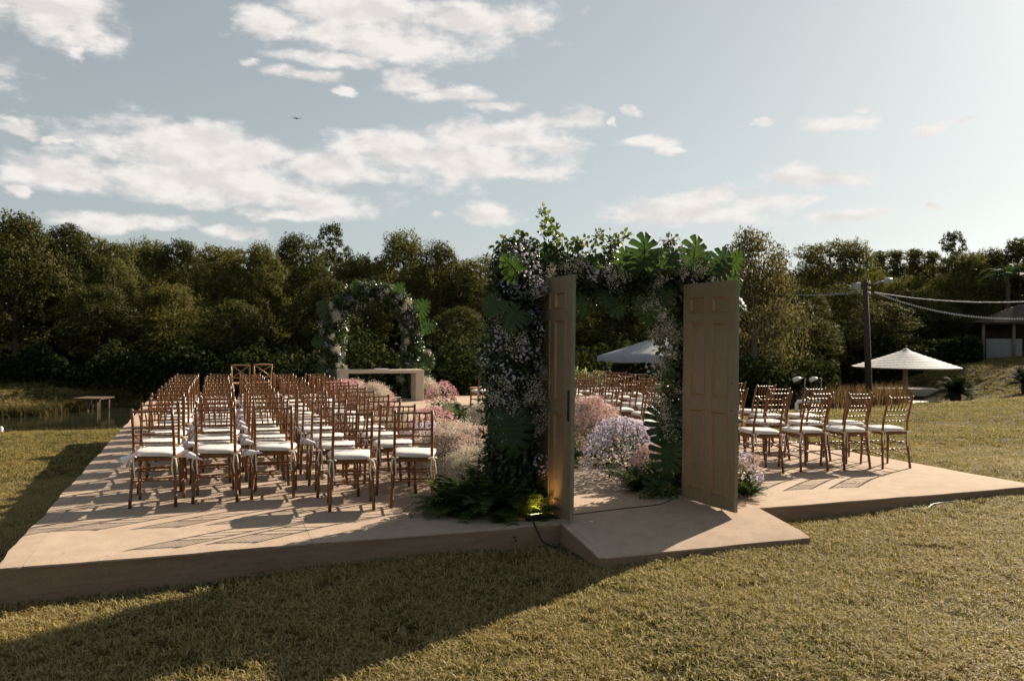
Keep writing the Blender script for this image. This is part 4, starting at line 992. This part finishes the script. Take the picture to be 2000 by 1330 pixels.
# (kind, u centre, v top, distance, half width px, label)
TR = [('a', 30, 422, 36, 110, 'tall dark tree at the far left edge above the pond bank'),
      ('c', 130, 438, 38, 75, 'dark bumpy-topped tree left of the wooden dock'),
      ('b', 215, 468, 40, 70, 'dark leafy tree directly behind the wooden dock'),
      ('a', 195, 560, 36, 85, 'lower dark tree whose branches reach out over the dock'),
      ('d', 290, 476, 46, 80, 'olive flat-topped tree above the outer chair column'),
      ('c', 355, 470, 47, 70, 'dark spreading tree above the second chair column'),
      ('b', 430, 480, 44, 80, 'sunlit olive tree above the two cross-back chairs'),
      ('d', 505, 484, 43, 60, 'leafy tree just left of the far flower arch group'),
      ('a', 575, 462, 46, 75, 'tall dark-crowned tree left above the far flower arch'),
      ('e', 648, 438, 49, 42, 'slender open-crowned tree poking above the wood over the far arch'),
      ('b', 700, 500, 43, 70, 'sunlit bushy tree right behind the far flower arch'),
      ('d', 785, 462, 45, 75, 'rounded olive tree right of the slender open-crowned one'),
      ('a', 855, 478, 44, 70, 'dark rounded tree left of the big flower column'),
      ('b', 925, 502, 45, 75, 'lower sunlit tree touching the big flower column'),
      ('c', 640, 545, 39, 75, 'low dark tree behind the left foot of far arch'),
      ('d', 330, 560, 38, 85, 'low bushy tree across the pond behind the outer chairs'),
      ('a', 455, 590, 37, 80, 'low dark tree across the pond behind cross-back chairs'),
      ('c', 900, 600, 38, 75, 'low dark tree across the pond beside the column'),
      ('b', 1010, 520, 46, 80, 'tree hidden mostly behind the big flower column'),
      ('a', 1110, 520, 46, 80, 'dark tree seen behind the left door'),
      ('c', 1190, 560, 42, 80, 'dark tree framed by the doorway above the grey parasol'),
      ('d', 1285, 540, 44, 80, 'brownish tree framed under the arch, right part'),
      ('a', 1230, 500, 52, 90, 'tall tree behind the arch beam'),
      ('a', 1340, 510, 48, 80, 'dark tree behind the right door'),
      ('w', 1468, 448, 36, 105, 'large pale weeping tree rising right of the right door'),
      ('c', 1560, 560, 42, 80, 'dark tree between the weeping tree and the utility pole'),
      ('b', 1605, 472, 56, 80, 'olive tree crown left above the utility pole'),
      ('d', 1665, 478, 56, 60, 'rounded olive crown right behind the utility pole top'),
      ('a', 1640, 560, 48, 90, 'dark tree below the lamp of the utility pole'),
      ('n', 1715, 488, 66, 46, 'first narrow pointed tree right of the utility pole'),
      ('n', 1748, 486, 64, 44, 'second narrow pointed tree right of the utility pole'),
      ('n', 1783, 484, 66, 48, 'third narrow pointed tree right of the utility pole'),
      ('n', 1816, 488, 65, 44, 'fourth narrow pointed tree, nearest the tall dark one'),
      ('b', 1770, 540, 56, 80, 'sunlit tree above the white parasol'),
      ('c', 1720, 590, 50, 80, 'bushy tree left above the white parasol'),
      ('a', 1830, 600, 54, 80, 'dark bushy tree right above the white parasol'),
      ('e', 1860, 453, 60, 42, 'tall dark open tree standing above the right-hand wood'),
      ('d', 1885, 500, 58, 75, 'brownish tree below the tall open tree'),
      ('a', 1935, 490, 60, 70, 'dark tree left above the tiled kiosk'),
      ('c', 1990, 466, 58, 75, 'dark tree at the right edge above the kiosk'),
      ('a', 1880, 590, 56, 70, 'dark tree standing left beside the kiosk'),
      ('a', 2080, 450, 58, 100, 'dark tree just past the right edge behind the kiosk'),
      ('c', -60, 420, 38, 110, 'dark tree just past the left edge by the pond'),
      ('b', -170, 430, 42, 120, 'olive tree outside the left edge of the pond'),
      ('b', 2190, 440, 62, 110, 'olive tree outside the right edge past the kiosk')]
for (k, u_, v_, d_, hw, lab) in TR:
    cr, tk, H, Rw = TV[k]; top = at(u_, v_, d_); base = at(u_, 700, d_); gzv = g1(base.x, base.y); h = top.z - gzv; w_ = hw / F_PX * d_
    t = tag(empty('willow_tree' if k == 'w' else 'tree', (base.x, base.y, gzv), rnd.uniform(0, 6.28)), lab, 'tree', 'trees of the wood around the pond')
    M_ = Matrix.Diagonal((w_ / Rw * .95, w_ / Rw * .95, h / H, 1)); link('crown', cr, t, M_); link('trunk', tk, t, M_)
# forest mass closing the gaps, and undergrowth along the far bank
def mass(name, n, ulo, uhi, dlo, dhi, prof, lsz, mat, zlo=0.0, seed=3, lump=1.0):
    r = np.random.default_rng(seed); uu = r.uniform(ulo, uhi, n); dd = r.uniform(dlo, dhi, n); topv = np.interp(uu, [a for a, _ in prof], [b for _, b in prof])
    a = (uu - 1000) / F_PX; fx = np.array(fw)[None] + np.array(rt)[None] * a[:, None]; X = fx[:, 0] * dd; Y = fx[:, 1] * dd
    G = gz(X, Y); ht = np.maximum(.5, H0 + (667 - topv) / F_PX * dd - G) * (.84 + .12 * np.sin(uu * .045 + dd * .9) + .06 * np.sin(uu * .13 + dd * 2)) * lump
    tz_ = zlo + (1 - zlo) * r.uniform(0, 1, n) ** .8
    pos = np.stack([X, Y, G + ht * tz_], -1)
    nrm_ = r.normal(size=(n, 3)) + np.array([0, -.4, .5]); v, f = leaf_cloud(pos, r.normal(size=(n, 3)), nrm_, r.uniform(.6, 1.4, n) * lsz, .6, 'diamond')
    return link(name, np_mesh(name, v, [np.concatenate(f)], mat))
PROF = [(-400, 430), (0, 450), (150, 470), (300, 500), (500, 500), (700, 505), (900, 520), (1100, 540), (1300, 540), (1500, 530), (1700, 520), (1850, 520), (2000, 500), (2400, 470)]
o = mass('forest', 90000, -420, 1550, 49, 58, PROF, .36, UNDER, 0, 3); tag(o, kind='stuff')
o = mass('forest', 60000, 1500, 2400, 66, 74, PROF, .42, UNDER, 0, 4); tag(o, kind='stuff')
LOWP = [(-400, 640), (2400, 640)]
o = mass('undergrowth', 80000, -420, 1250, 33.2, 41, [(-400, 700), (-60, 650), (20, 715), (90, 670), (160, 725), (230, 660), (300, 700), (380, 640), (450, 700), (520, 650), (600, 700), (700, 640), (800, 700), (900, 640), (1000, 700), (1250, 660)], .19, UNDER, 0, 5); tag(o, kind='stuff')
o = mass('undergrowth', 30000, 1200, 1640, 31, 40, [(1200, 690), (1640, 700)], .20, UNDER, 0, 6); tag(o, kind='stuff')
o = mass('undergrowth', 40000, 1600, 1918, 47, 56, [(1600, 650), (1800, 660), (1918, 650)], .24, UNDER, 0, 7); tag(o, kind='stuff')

# blade-like plants
def blades(name, P_, h, wdt, mat, lean=.35, kind='stuff', parent=None, label=None, cat=None, seed=1):
    r = np.random.default_rng(seed); n = len(P_); a = r.uniform(0, 2 * math.pi, n); d = np.stack([np.cos(a), np.sin(a), np.zeros(n)], -1); s = np.stack([-np.sin(a), np.cos(a), np.zeros(n)], -1)
    hh = h * r.uniform(.5, 1.15, n)[:, None]; ln = lean * r.uniform(.1, 1, n)[:, None]; w = wdt
    base = P_; mid_ = base + np.array([0, 0, 1]) * hh * .55 + d * hh * ln * .35; tip = base + np.array([0, 0, 1]) * hh * (1 - ln * .3) + d * hh * ln
    V = np.stack([base - s * w, base + s * w, mid_ + s * w * .8, mid_ - s * w * .8, tip], 1).reshape(-1, 3); b = np.arange(n)[:, None] * 5
    if parent is not None: V = V - np.array(parent.location)
    o = link(name, np_mesh(name, V, [b + np.array([0, 1, 2, 3]), b + np.array([3, 2, 4])], mat), parent)
    if kind: o['kind'] = kind
    return o
def strip(us, vs_, z, jit, n, seed):
    r = np.random.default_rng(seed); out_ = []
    for i in range(n):
        t = r.uniform(0, len(us) - 1); k = min(int(t), len(us) - 2); f_ = t - k; u = us[k] + (us[k + 1] - us[k]) * f_; v = vs_[k] + (vs_[k + 1] - vs_[k]) * f_
        p = atz(u, v, z); out_.append((p.x + r.normal() * jit, p.y + abs(r.normal()) * jit))
    A = np.array(out_); return np.stack([A[:, 0], A[:, 1], np.maximum(gz(A[:, 0], A[:, 1]), -1.2) - .02], -1)
blades('bank_grass', strip([-120, 0, 60, 120, 180, 240], [822, 816, 812, 803, 793, 788], -1.2, .35, 5000, 1), .42, .012, BANKG, .7)
P_ = np.concatenate([np.stack([rng.normal(at(u, 760, d).x, .36, 300), rng.normal(at(u, 760, d).y, .36, 300), np.zeros(300)], -1) for u, d in ((1598, 31), (1620, 31), (1640, 32), (1655, 32), (1668, 33), (1690, 34), (1712, 34), (1735, 35), (1748, 36), (1606, 30))])
P_[:, 2] = gz(P_[:, 0], P_[:, 1]); blades('reeds', P_, 1.0, .014, REED, .6)
P_ = strip([0, 60, 130, 230], [848, 846, 843, 840], -1.15, .12, 900, 4); blades('shore_grass', P_, .22, .008, BANKG, .6)

# lawn: tufts instanced on scattered points
def tuft(seed, n, h, w, spread):
    r = random.Random(seed); mb = MB()
    for i in range(n):
        a = r.uniform(0, 6.28); q = spread * math.sqrt(r.random()); b = Vector((q * math.cos(a), q * math.sin(a), -.004)); a2 = r.uniform(0, 6.28); d = Vector((math.cos(a2), math.sin(a2), 0)); s = Vector((-d.y, d.x, 0)); hh = h * r.uniform(.45, 1.1); ln = r.uniform(.2, 1.4); ww = w * r.uniform(.7, 1.2)
        m1 = b + Vector((0, 0, hh * .6)) + d * hh * ln * .35; tp = b + Vector((0, 0, hh * (.85 if ln < .9 else .55))) + d * hh * ln
        mb.add([b - s * ww, b + s * ww, m1 + s * ww * .8, m1 - s * ww * .8, tp], [(0, 1, 2, 3), (3, 2, 4)])
    me = mb.mesh('grass_tuft', GRASS); o = bpy.data.objects.new('grass_tuft', me); return o
tf = [tuft(i, 20, .042, .0021, .036) for i in range(5)]
tfb = [tuft(i + 9, 26, .075, .006, .10) for i in range(3)]
def scatter(name, X, Y, protos, smin, smax):
    Z = gz(X, Y); me = bpy.data.meshes.new(name); V = np.stack([X, Y, Z], -1).astype(np.float32); me.vertices.add(len(V)); me.vertices.foreach_set('co', V.ravel()); me.update()
    o = bpy.data.objects.new(name, me); col.objects.link(o); o['kind'] = 'stuff'
    ng = bpy.data.node_groups.new(name, 'GeometryNodeTree'); ng.interface.new_socket('Geometry', in_out='INPUT', socket_type='NodeSocketGeometry'); ng.interface.new_socket('Geometry', in_out='OUTPUT', socket_type='NodeSocketGeometry')
    n = ng.nodes; gi = n.new('NodeGroupInput'); go = n.new('NodeGroupOutput'); ip = n.new('GeometryNodeInstanceOnPoints'); jn = n.new('GeometryNodeJoinGeometry')
    for p_ in reversed(protos):
        oi_ = n.new('GeometryNodeObjectInfo'); oi_.inputs['Object'].default_value = p_; oi_.inputs['As Instance'].default_value = True; ng.links.new(oi_.outputs['Geometry'], jn.inputs[0])
    ng.links.new(gi.outputs[0], ip.inputs['Points']); ng.links.new(jn.outputs[0], ip.inputs['Instance']); ip.inputs['Pick Instance'].default_value = True
    ri = n.new('FunctionNodeRandomValue'); ri.data_type = 'INT'; ri.inputs[4].default_value = 0; ri.inputs[5].default_value = len(protos) - 1; ng.links.new(ri.outputs[2], ip.inputs['Instance Index'])
    rv = n.new('FunctionNodeRandomValue'); rv.data_type = 'FLOAT_VECTOR'; rv.inputs[0].default_value = (-.12, -.12, 0); rv.inputs[1].default_value = (.12, .12, 6.28); ng.links.new(rv.outputs[0], ip.inputs['Rotation'])
    rs = n.new('FunctionNodeRandomValue'); rs.data_type = 'FLOAT'; rs.inputs[2].default_value = smin; rs.inputs[3].default_value = smax; rs.inputs['Seed'].default_value = 5; ng.links.new(rs.outputs[1], ip.inputs['Scale'])
    ng.links.new(ip.outputs[0], go.inputs[0]); md = o.modifiers.new('scatter', 'NODES'); md.node_group = ng; return o
def field(n, dlo, dhi, power=1.0):
    d = dlo + (dhi - dlo) * rng.uniform(0, 1, n) ** power; a = rng.uniform(-.70, .70, n); X = d * (math.sin(TH) + a * math.cos(TH)); Y = d * (math.cos(TH) - a * math.sin(TH))
    ins = (X > SX0 - .015) & (X < SX1 + .015) & (Y > SY0 - .012) & (Y < SY1 + .02); ins |= (X > RX0 - .015) & (X < RX1 + .015) & (Y > RY0 - .012) & (Y < RY1 + .1)
    X = X[~ins]; Y = Y[~ins]; Z = gz(X, Y); k = (Z > -1.17) & (rng.uniform(0, 1, len(Z)) < .62 + .38 * np.sin(X * 5.1 + 2 * np.sin(Y * 3.7)) * np.sin(Y * 4.3 + 1.5 * np.sin(X * 2.9))); return X[k], Y[k]
X, Y = field(135000, 3.9, 12.5, .75); scatter('lawn_grass', X, Y, tf, .55, 1.55)
X, Y = field(60000, 11, 30, .8); scatter('lawn_grass', X, Y, tfb, .5, .9)
X, Y = field(90000, 28, 60, .8); scatter('lawn_grass', X, Y, tfb, .8, 1.4)
# fallen leaves
for (a, b, zz) in ((770, 1262, .0), (1180, 1143, 0)): pass
lv = []
for i in range(130):
    d = rnd.uniform(4.3, 11); a = rnd.uniform(-.6, .6); x = d * (math.sin(TH) + a * math.cos(TH)); y = d * (math.cos(TH) - a * math.sin(TH))
    if SX0 < x < SX1 and y > RY0: continue
    lv.append((x, y, g1(x, y) + .035))
lv = np.array(lv); v, f = leaf_cloud(lv, rand_unit(len(lv)) * np.array([1, 1, .2]), rand_unit(len(lv)) * .4 + np.array([0, 0, 1]), rng.uniform(.015, .06, len(lv)), .5)
v2, f2 = leaf_cloud(CRUMBS, rand_unit(len(CRUMBS)) * np.array([1, 1, .1]), rand_unit(len(CRUMBS)) * .25 + np.array([0, 0, 1]), rng.uniform(.010, .035, len(CRUMBS)), .5)
tag(link('fallen_petals', np_mesh('fallen_petals', v2, [np.concatenate(f2)], plain('dry_petal', (.30, .20, .13), .8))), kind='stuff')
tag(link('fallen_leaves', np_mesh('fallen_leaves', v, [np.concatenate(f)], plain('dead_leaf', (.24, .13, .06), .8))), kind='stuff')

# ------------------------------------------------------------------ parasols
p = at(1768, 788, 39.3); gzv = g1(p.x, p.y)
um = tag(empty('garden_parasol', (p.x, p.y, gzv)), 'white tiered parasol on a post near the sago palm', 'parasol')
topz = at(1768, 685, 39.3).z - gzv; edz = at(1768, 719, 39.3).z - gzv; rad = 2.36
mb = MB(); prof = []; nt_ = 11
for i in range(nt_):
    t0 = i / nt_; t1 = (i + 1) / nt_; r0 = .04 + rad * t0; r1_ = .04 + rad * t1; z0 = topz + (edz - topz) * t0 ** .93; z1 = topz + (edz - topz) * t1 ** .93
    prof += [(r0, z0 - .02), (r1_ + .025, z1 + .004), (r1_ + .025, z1 - .028)]
prof.append((rad - .05, edz - .06)); prof.append((.06, topz - .12))
mb.lathe(prof, 40); mb.build('canopy', UMBW, um)
mb = MB(); mb.lathe([(.001, topz + .06), (.07, topz + .03), (.16, topz - .03)], 16); mb.build('cap', UMBW, um, True)
mb = MB(); mb.lathe([(.14, 0), (.12, .3), (.11, topz - .1)], 12); mb.build('post', PALEBARK, um, True)
for k in range(10):
    a = k * math.pi / 5; mb = MB(); mb.tube([(.1 * math.cos(a), .1 * math.sin(a), topz - .25), (rad * .93 * math.cos(a), rad * .93 * math.sin(a), edz - .08)], .025, 5); mb.build('rib', PALEBARK, um)
pd = MB(); pd.lathe([(2.4, -.3), (2.4, .05), (2.36, .07), (.001, .07)], 40); pad = pd.build('concrete_pad', CONC, None, True); pad.location = (p.x - .6, p.y - .3, gzv); tag(pad, kind='structure'); um.location.z += .07
q = at(1812, 754, 44); mb = MB(); mb.add([(-3.2, -.8, 0), (2.2, -1.0, .0), (2.6, .8, .0), (-2.6, 1.2, 0), (-3.2, -.8, -.4), (2.2, -1.0, -.4), (2.6, .8, -.4), (-2.6, 1.2, -.4)], [(0, 1, 2, 3), (0, 4, 5, 1), (1, 5, 6, 2), (3, 2, 6, 7), (0, 3, 7, 4)])
pt = mb.build('path', CONC); pt.location = (q.x, q.y, g1(q.x, q.y) + .12); pt.rotation_euler.z = -TH; tag(pt, kind='structure')
p = at(1290, 780, 30); gzv = g1(p.x, p.y)
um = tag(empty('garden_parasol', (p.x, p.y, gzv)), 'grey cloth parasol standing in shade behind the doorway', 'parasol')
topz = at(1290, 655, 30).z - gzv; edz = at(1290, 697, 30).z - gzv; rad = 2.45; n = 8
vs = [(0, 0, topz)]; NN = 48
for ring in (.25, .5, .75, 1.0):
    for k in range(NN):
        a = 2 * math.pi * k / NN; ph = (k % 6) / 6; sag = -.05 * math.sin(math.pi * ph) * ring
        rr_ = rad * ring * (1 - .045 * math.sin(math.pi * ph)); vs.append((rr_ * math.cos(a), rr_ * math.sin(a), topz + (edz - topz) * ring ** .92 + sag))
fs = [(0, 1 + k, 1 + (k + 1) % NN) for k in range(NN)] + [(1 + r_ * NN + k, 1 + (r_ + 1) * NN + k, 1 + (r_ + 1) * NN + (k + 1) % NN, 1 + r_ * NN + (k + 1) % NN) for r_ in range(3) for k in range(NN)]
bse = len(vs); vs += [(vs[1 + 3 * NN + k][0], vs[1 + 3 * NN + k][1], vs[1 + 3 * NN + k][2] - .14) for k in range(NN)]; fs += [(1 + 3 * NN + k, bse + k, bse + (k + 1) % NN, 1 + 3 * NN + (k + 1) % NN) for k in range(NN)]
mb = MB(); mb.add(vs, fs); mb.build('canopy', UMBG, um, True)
mb = MB(); mb.lathe([(.05, 0), (.04, topz)], 10); mb.build('post', GREYM, um, True)
for k in range(8):
    a = k * math.pi / 4; mb = MB(); mb.tube([(.04 * math.cos(a), .04 * math.sin(a), topz - .08), (rad * .97 * math.cos(a), rad * .97 * math.sin(a), edz - .03)], .015, 5); mb.build('rib', GREYM, um)
# ------------------------------------------------------------------ utility pole and lines
p = at(1698, 790, 33); gzv = g1(p.x, p.y); tp = at(1690, 548, 33)
up_ = tag(empty('utility_pole', (p.x, p.y, gzv)), 'dark wooden utility pole with lamp left of the white parasol', 'utility pole')
h = tp.z - gzv; dx = Vector((tp.x - p.x, tp.y - p.y, 0)); dx = Vector((tp.x - p.x, tp.y - p.y, h))
mb = MB(); mb.tube([(0, 0, -.2), dx * .5, dx], [.145, .125, .095], 10); mb.build('pole', POLEW, up_, True)
r0 = Vector((math.cos(TH), -math.sin(TH), 0))
mb = MB(); c = dx * .965; mb.tube([c - r0 * .45, c + r0 * .55], .03, 6); mb.build('crossarm', POLEW, up_, True)
mb = MB(); c = dx * .955 - r0 * .36; mb.box(tuple(c - Vector((.13, .1, .14))), tuple(c + Vector((.13, .1, .14))), bev=.01); mb.build('junction_box', GREYM, up_)
mb = MB(); c = dx * .97 + r0 * .35
mb.tube([c, c + r0 * .25 + Vector((0, 0, .12)), c + r0 * .42 + Vector((0, 0, .14))], [.03, .04, .03], 6)
mb.tube([c + r0 * .38 + Vector((0, 0, .10)), c + r0 * .50 + Vector((0, 0, .17)), c + r0 * .68 + Vector((0, 0, .16)), c + r0 * .76 + Vector((0, 0, .08))], [.04, .11, .12, .03], 8); mb.build('lamp_head', GREYM, up_, True)
for z in (.985, .94, .90):
    mb = MB(); c = dx * z + r0 * .16; mb.lathe([(.03, -.05), (.045, 0), (.03, .05), (.01, .07)], 8, (c.x, c.y)); mb.v = [(a, b, cc2 + c.z) for a, b, cc2 in mb.v]; mb.build('insulator', WHITEP, up_, True)
A_ = at(1708, 571, 33); B_ = at(2010, 589, 30); pts = [A_.lerp(B_, t) + Vector((0, 0, -.28 * 4 * t * (1 - t) * .6)) for t in np.linspace(0, 1, 20)]
mb = MB(); mb.tube(pts, .018, 5, False); tag(mb.build('overhead_cable', WHITEP, None, True), 'smooth white overhead cable from the utility pole to the kiosk side', 'cable')
A_ = at(1708, 571, 33); B_ = at(2010, 622, 30)
bs = tag(empty('string_light', tuple(A_)), 'sagging string of small bulbs below the white overhead cable', 'string lights')
f_ = lambda t: A_.lerp(B_, t) + Vector((0, 0, -.32 * 4 * t * (1 - t)))
mb = MB(); mb.tube([f_(t) - A_ for t in np.linspace(0, 1, 30)], .012, 4, False); mb.build('wire', GREYM, bs)
bm_ = MB(); bm_.lathe([(.001, -.05), (.02, -.036), (.026, -.012), (.015, .015), (.012, .03)], 6); bulb = bm_.mesh('bulb', WHITEP, True)
for k in range(64): link('bulb', bulb, bs, Matrix.Translation(f_((k + .5) / 64) - A_))
for k, (v1, u1, v0) in enumerate(((576, 1560, 566), (574, 1520, 572))):
    A_ = at(1684, v0, 33); B_ = at(u1, v1, 40); mb = MB(); mb.tube([A_.lerp(B_, t) + Vector((0, 0, -.35 * t * (1 - t))) for t in np.linspace(0, 1, 12)], .010, 4, False)
    tag(mb.build('overhead_wire', GREYM, None), ['thin upper wire from the pole toward the weeping tree', 'thin lower wire from the pole toward the weeping tree'][k], 'wire')
# ------------------------------------------------------------------ garden spotlights, pipe frame
for i, (u_, lab) in enumerate(((1578, 'small white spotlight on a bent post, the one farther from the pole'), (1610, 'small white spotlight on a bent post, the one nearer the pole'))):
    p = at(u_ - 8, 790, 27 + i); g = g1(p.x, p.y); t = tag(empty('garden_spotlight', (p.x, p.y, g)), lab, 'spotlight', 'garden spotlights by the pond')
    hz = at(u_, 739, 27 + i).z - g
    mb = MB(); mb.tube([r0 * .03, r0 * .03 + Vector((0, 0, hz)), r0 * -.16 + Vector((0, 0, hz + .02))], .013, 6); mb.build('post', GREYM, t, True)
    mb = MB(); c = r0 * -.16 + Vector((0, 0, hz)); mb.tube([c + r0 * .06, c - r0 * .04 + Vector((0, 0, -.01)), c - r0 * .20 + Vector((0, 0, -.07))], [.03, .07, .085], 10); mb.build('lamp_head', WHITEP, t, True)
p = at(1563, 812, 21); g = g1(p.x, p.y); t = tag(empty('pipe_frame', (p.x, p.y, g)), 'low white bent pipe frame standing behind the right-hand chairs', 'pipe frame')
hz = at(1563, 784, 21).z - g; mb = MB(); mb.tube([(-.12, 0, -.05), (-.12, 0, hz - .06), (-.08, 0, hz), (.5, -.1, hz + .01), (.56, -.1, hz - .04), (.56, -.1, -.05)], .045, 8); mb.build('pipe', WHITEP, t, True)
# ------------------------------------------------------------------ sago palms and coconut palm
def sago(u_, v_, d_, sz, label):
    p = at(u_, v_, d_); g = g1(p.x, p.y); t = tag(empty('sago_palm', (p.x, p.y, g)), label, 'palm')
    mb = MB(); mb.tube([(0, 0, -.1), (0, 0, .2 * sz), (0, 0, .42 * sz)], [.2 * sz, .24 * sz, .18 * sz], 10); mb.build('trunk', BARK, t, True)
    for i in range(80):
        a = i * 2.4; e = rnd.uniform(.0, 1.35); Mx_ = Matrix.Rotation(a, 4, 'Z') @ Matrix.Rotation(1.15 - e - .45, 4, 'X') @ Matrix.Diagonal((2.6 * sz, 2.1 * sz, 2.1 * sz, 1)); Mx_.translation = (0, 0, .4 * sz); link('frond', SAGF, t, Mx_)
SAGF = frond(.5, 26, .085, 9, .42).copy(); SAGF.materials[0] = leafmat('sago_leaf', [(0, (.012, .02, .01)), (1, (.04, .05, .02))], .15, .8, .05, .2)
sago(1866, 788, 40, 1.15, 'dark spiky sago palm on the lawn right of the white parasol')
sago(2006, 745, 38, 1.1, 'sago palm cut by the right edge below the kiosk')
pb = at(1965, 690, 54); g = g1(pb.x, pb.y); cp = tag(empty('coconut_palm', (pb.x, pb.y, g)), 'arching coconut palm above the tiled kiosk', 'palm')
hz = at(1965, 540, 54).z - g; mb = MB(); mb.tube([(0, 0, 0), (.2, .1, hz * .5), (.1, 0, hz)], [.18, .13, .1], 8); mb.build('trunk', BARK, cp, True)
for i in range(16):
    Mx_ = Matrix.Rotation(i * 2.4, 4, 'Z') @ Matrix.Rotation(rnd.uniform(-.5, .5), 4, 'X') @ Matrix.Diagonal((5, 5.0, 4.2, 1)); Mx_.translation = (.1, 0, hz); link('frond', FRO[1], cp, Mx_)
# ------------------------------------------------------------------ kiosk
kb = at(1992, 700, 50); g = g1(kb.x, kb.y); ki = tag(empty('kiosk', (kb.x, kb.y, g), -TH - .56), 'open kiosk with clay tile roof and low white wall on the hill', 'kiosk')
rz_ = at(1995, 631, 50).z - g; az_ = at(1995, 595, 50).z - g
mb = MB(); wd = 2.35; vs = []; rows = 9
for s in range(4):
    for r_ in range(rows):
        t0 = r_ / rows; t1 = (r_ + 1) / rows
        for (t_, dz) in ((t0, 0), (t1, -.0)):
            pass
cs = [(-1, -1), (1, -1), (1, 1), (-1, 1)]
tiles = MB()
for s in range(4):
    (ax, ay), (bx, by) = cs[s], cs[(s + 1) % 4]
    for r_ in range(rows):
        t0 = r_ / rows; t1 = (r_ + 1) / rows; k0 = .06 + wd * t0; k1 = .06 + wd * t1 + .03; z0 = az_ + (rz_ - az_) * t0; z1 = az_ + (rz_ - az_) * t1 + .02
        tiles.add([(ax * k0, ay * k0, z0), (bx * k0, by * k0, z0), (bx * k1, by * k1, z1 + .015), (ax * k1, ay * k1, z1 + .015), (ax * k1, ay * k1, z1 - .035), (bx * k1, by * k1, z1 - .035)], [(3, 2, 1, 0), (4, 5, 2, 3)])
tiles.build('roof', TILE, ki)
for (x, y) in ((-1.9, -1.9), (1.9, -1.9), (1.9, 1.9), (-1.9, 1.9), (-.32, -1.9)):
    mb = MB(); mb.tube([(x, y, -.3), (x, y, rz_ + .02)], .085, 8); mb.build('post', PALEBARK, ki, True)
mb = MB(); mb.box((-1.95, -1.95, rz_ - .1), (1.95, -1.85, rz_ + .0)); mb.build('beam', PALEBARK, ki)
mb = MB(); mb.box((-1.75, -1.82, -.3), (.1, -1.72, .95)); mb.build('low_wall', WALLM, ki)
mb = MB(); mb.box((-1.9, 1.8, -.3), (1.9, 1.9, rz_)); mb.build('back_wall', TILE, ki)
# ------------------------------------------------------------------ wooden dock and marker by the pond
p = at(182, 776, 30); t = tag(empty('pond_dock', (p.x, p.y, -1.2), -TH), 'small weathered wooden dock on posts at the pond bank', 'dock')
hz = p.z + 1.2; mb = MB()
for i in range(9):
    mb = MB(); mb.box((-.52 + i * .12, -.5, hz - .04 + .006 * (i % 2)), (-.41 + i * .12, .5, hz), bev=.004); mb.build('plank', BARK, t)
for (x, y) in ((.0, -.42), (.36, -.42), (.0, .42), (.36, .42)):
    mb = MB(); mb.tube([(x, y, -.6), (x, y, hz - .05)], .05, 7); mb.build('post', BARK, t, True)
p = atz(2, 848, -1.08); mb = MB(); mb.tube([(0, 0, -.1), (0, 0, .16), (0, 0, .20)], [.05, .05, .02], 8); o = mb.build('shore_marker', WHITEP, None, True); o.location = (p.x, p.y, g1(p.x, p.y)); tag(o, 'short white marker post on the near pond shore at far left', 'marker')
# ------------------------------------------------------------------ drone
p = at(579, 232, 38); dn = tag(empty('drone', tuple(p), .3), 'small dark quadcopter drone flying against the left sky', 'drone')
mb = MB(); mb.tube([(-.07, 0, 0), (-.03, 0, .005), (.05, 0, .005), (.08, 0, 0)], [.02, .05, .05, .02], 8, True, .6); mb.build('body', BLACK, dn, True)
for sx in (-1, 1):
    for sy in (-1, 1):
        mb = MB(); mb.tube([(0, 0, 0), (sx * .15, sy * .10, .015)], .008, 5); ar = mb.build('arm', GREYM, dn)
        mb = MB(); c = Vector((sx * .15, sy * .10, .03)); mb.box(tuple(c - Vector((.10, .009, .001))), tuple(c + Vector((.10, .009, .002)))); mb.build('rotor_blade', GREYM, ar)
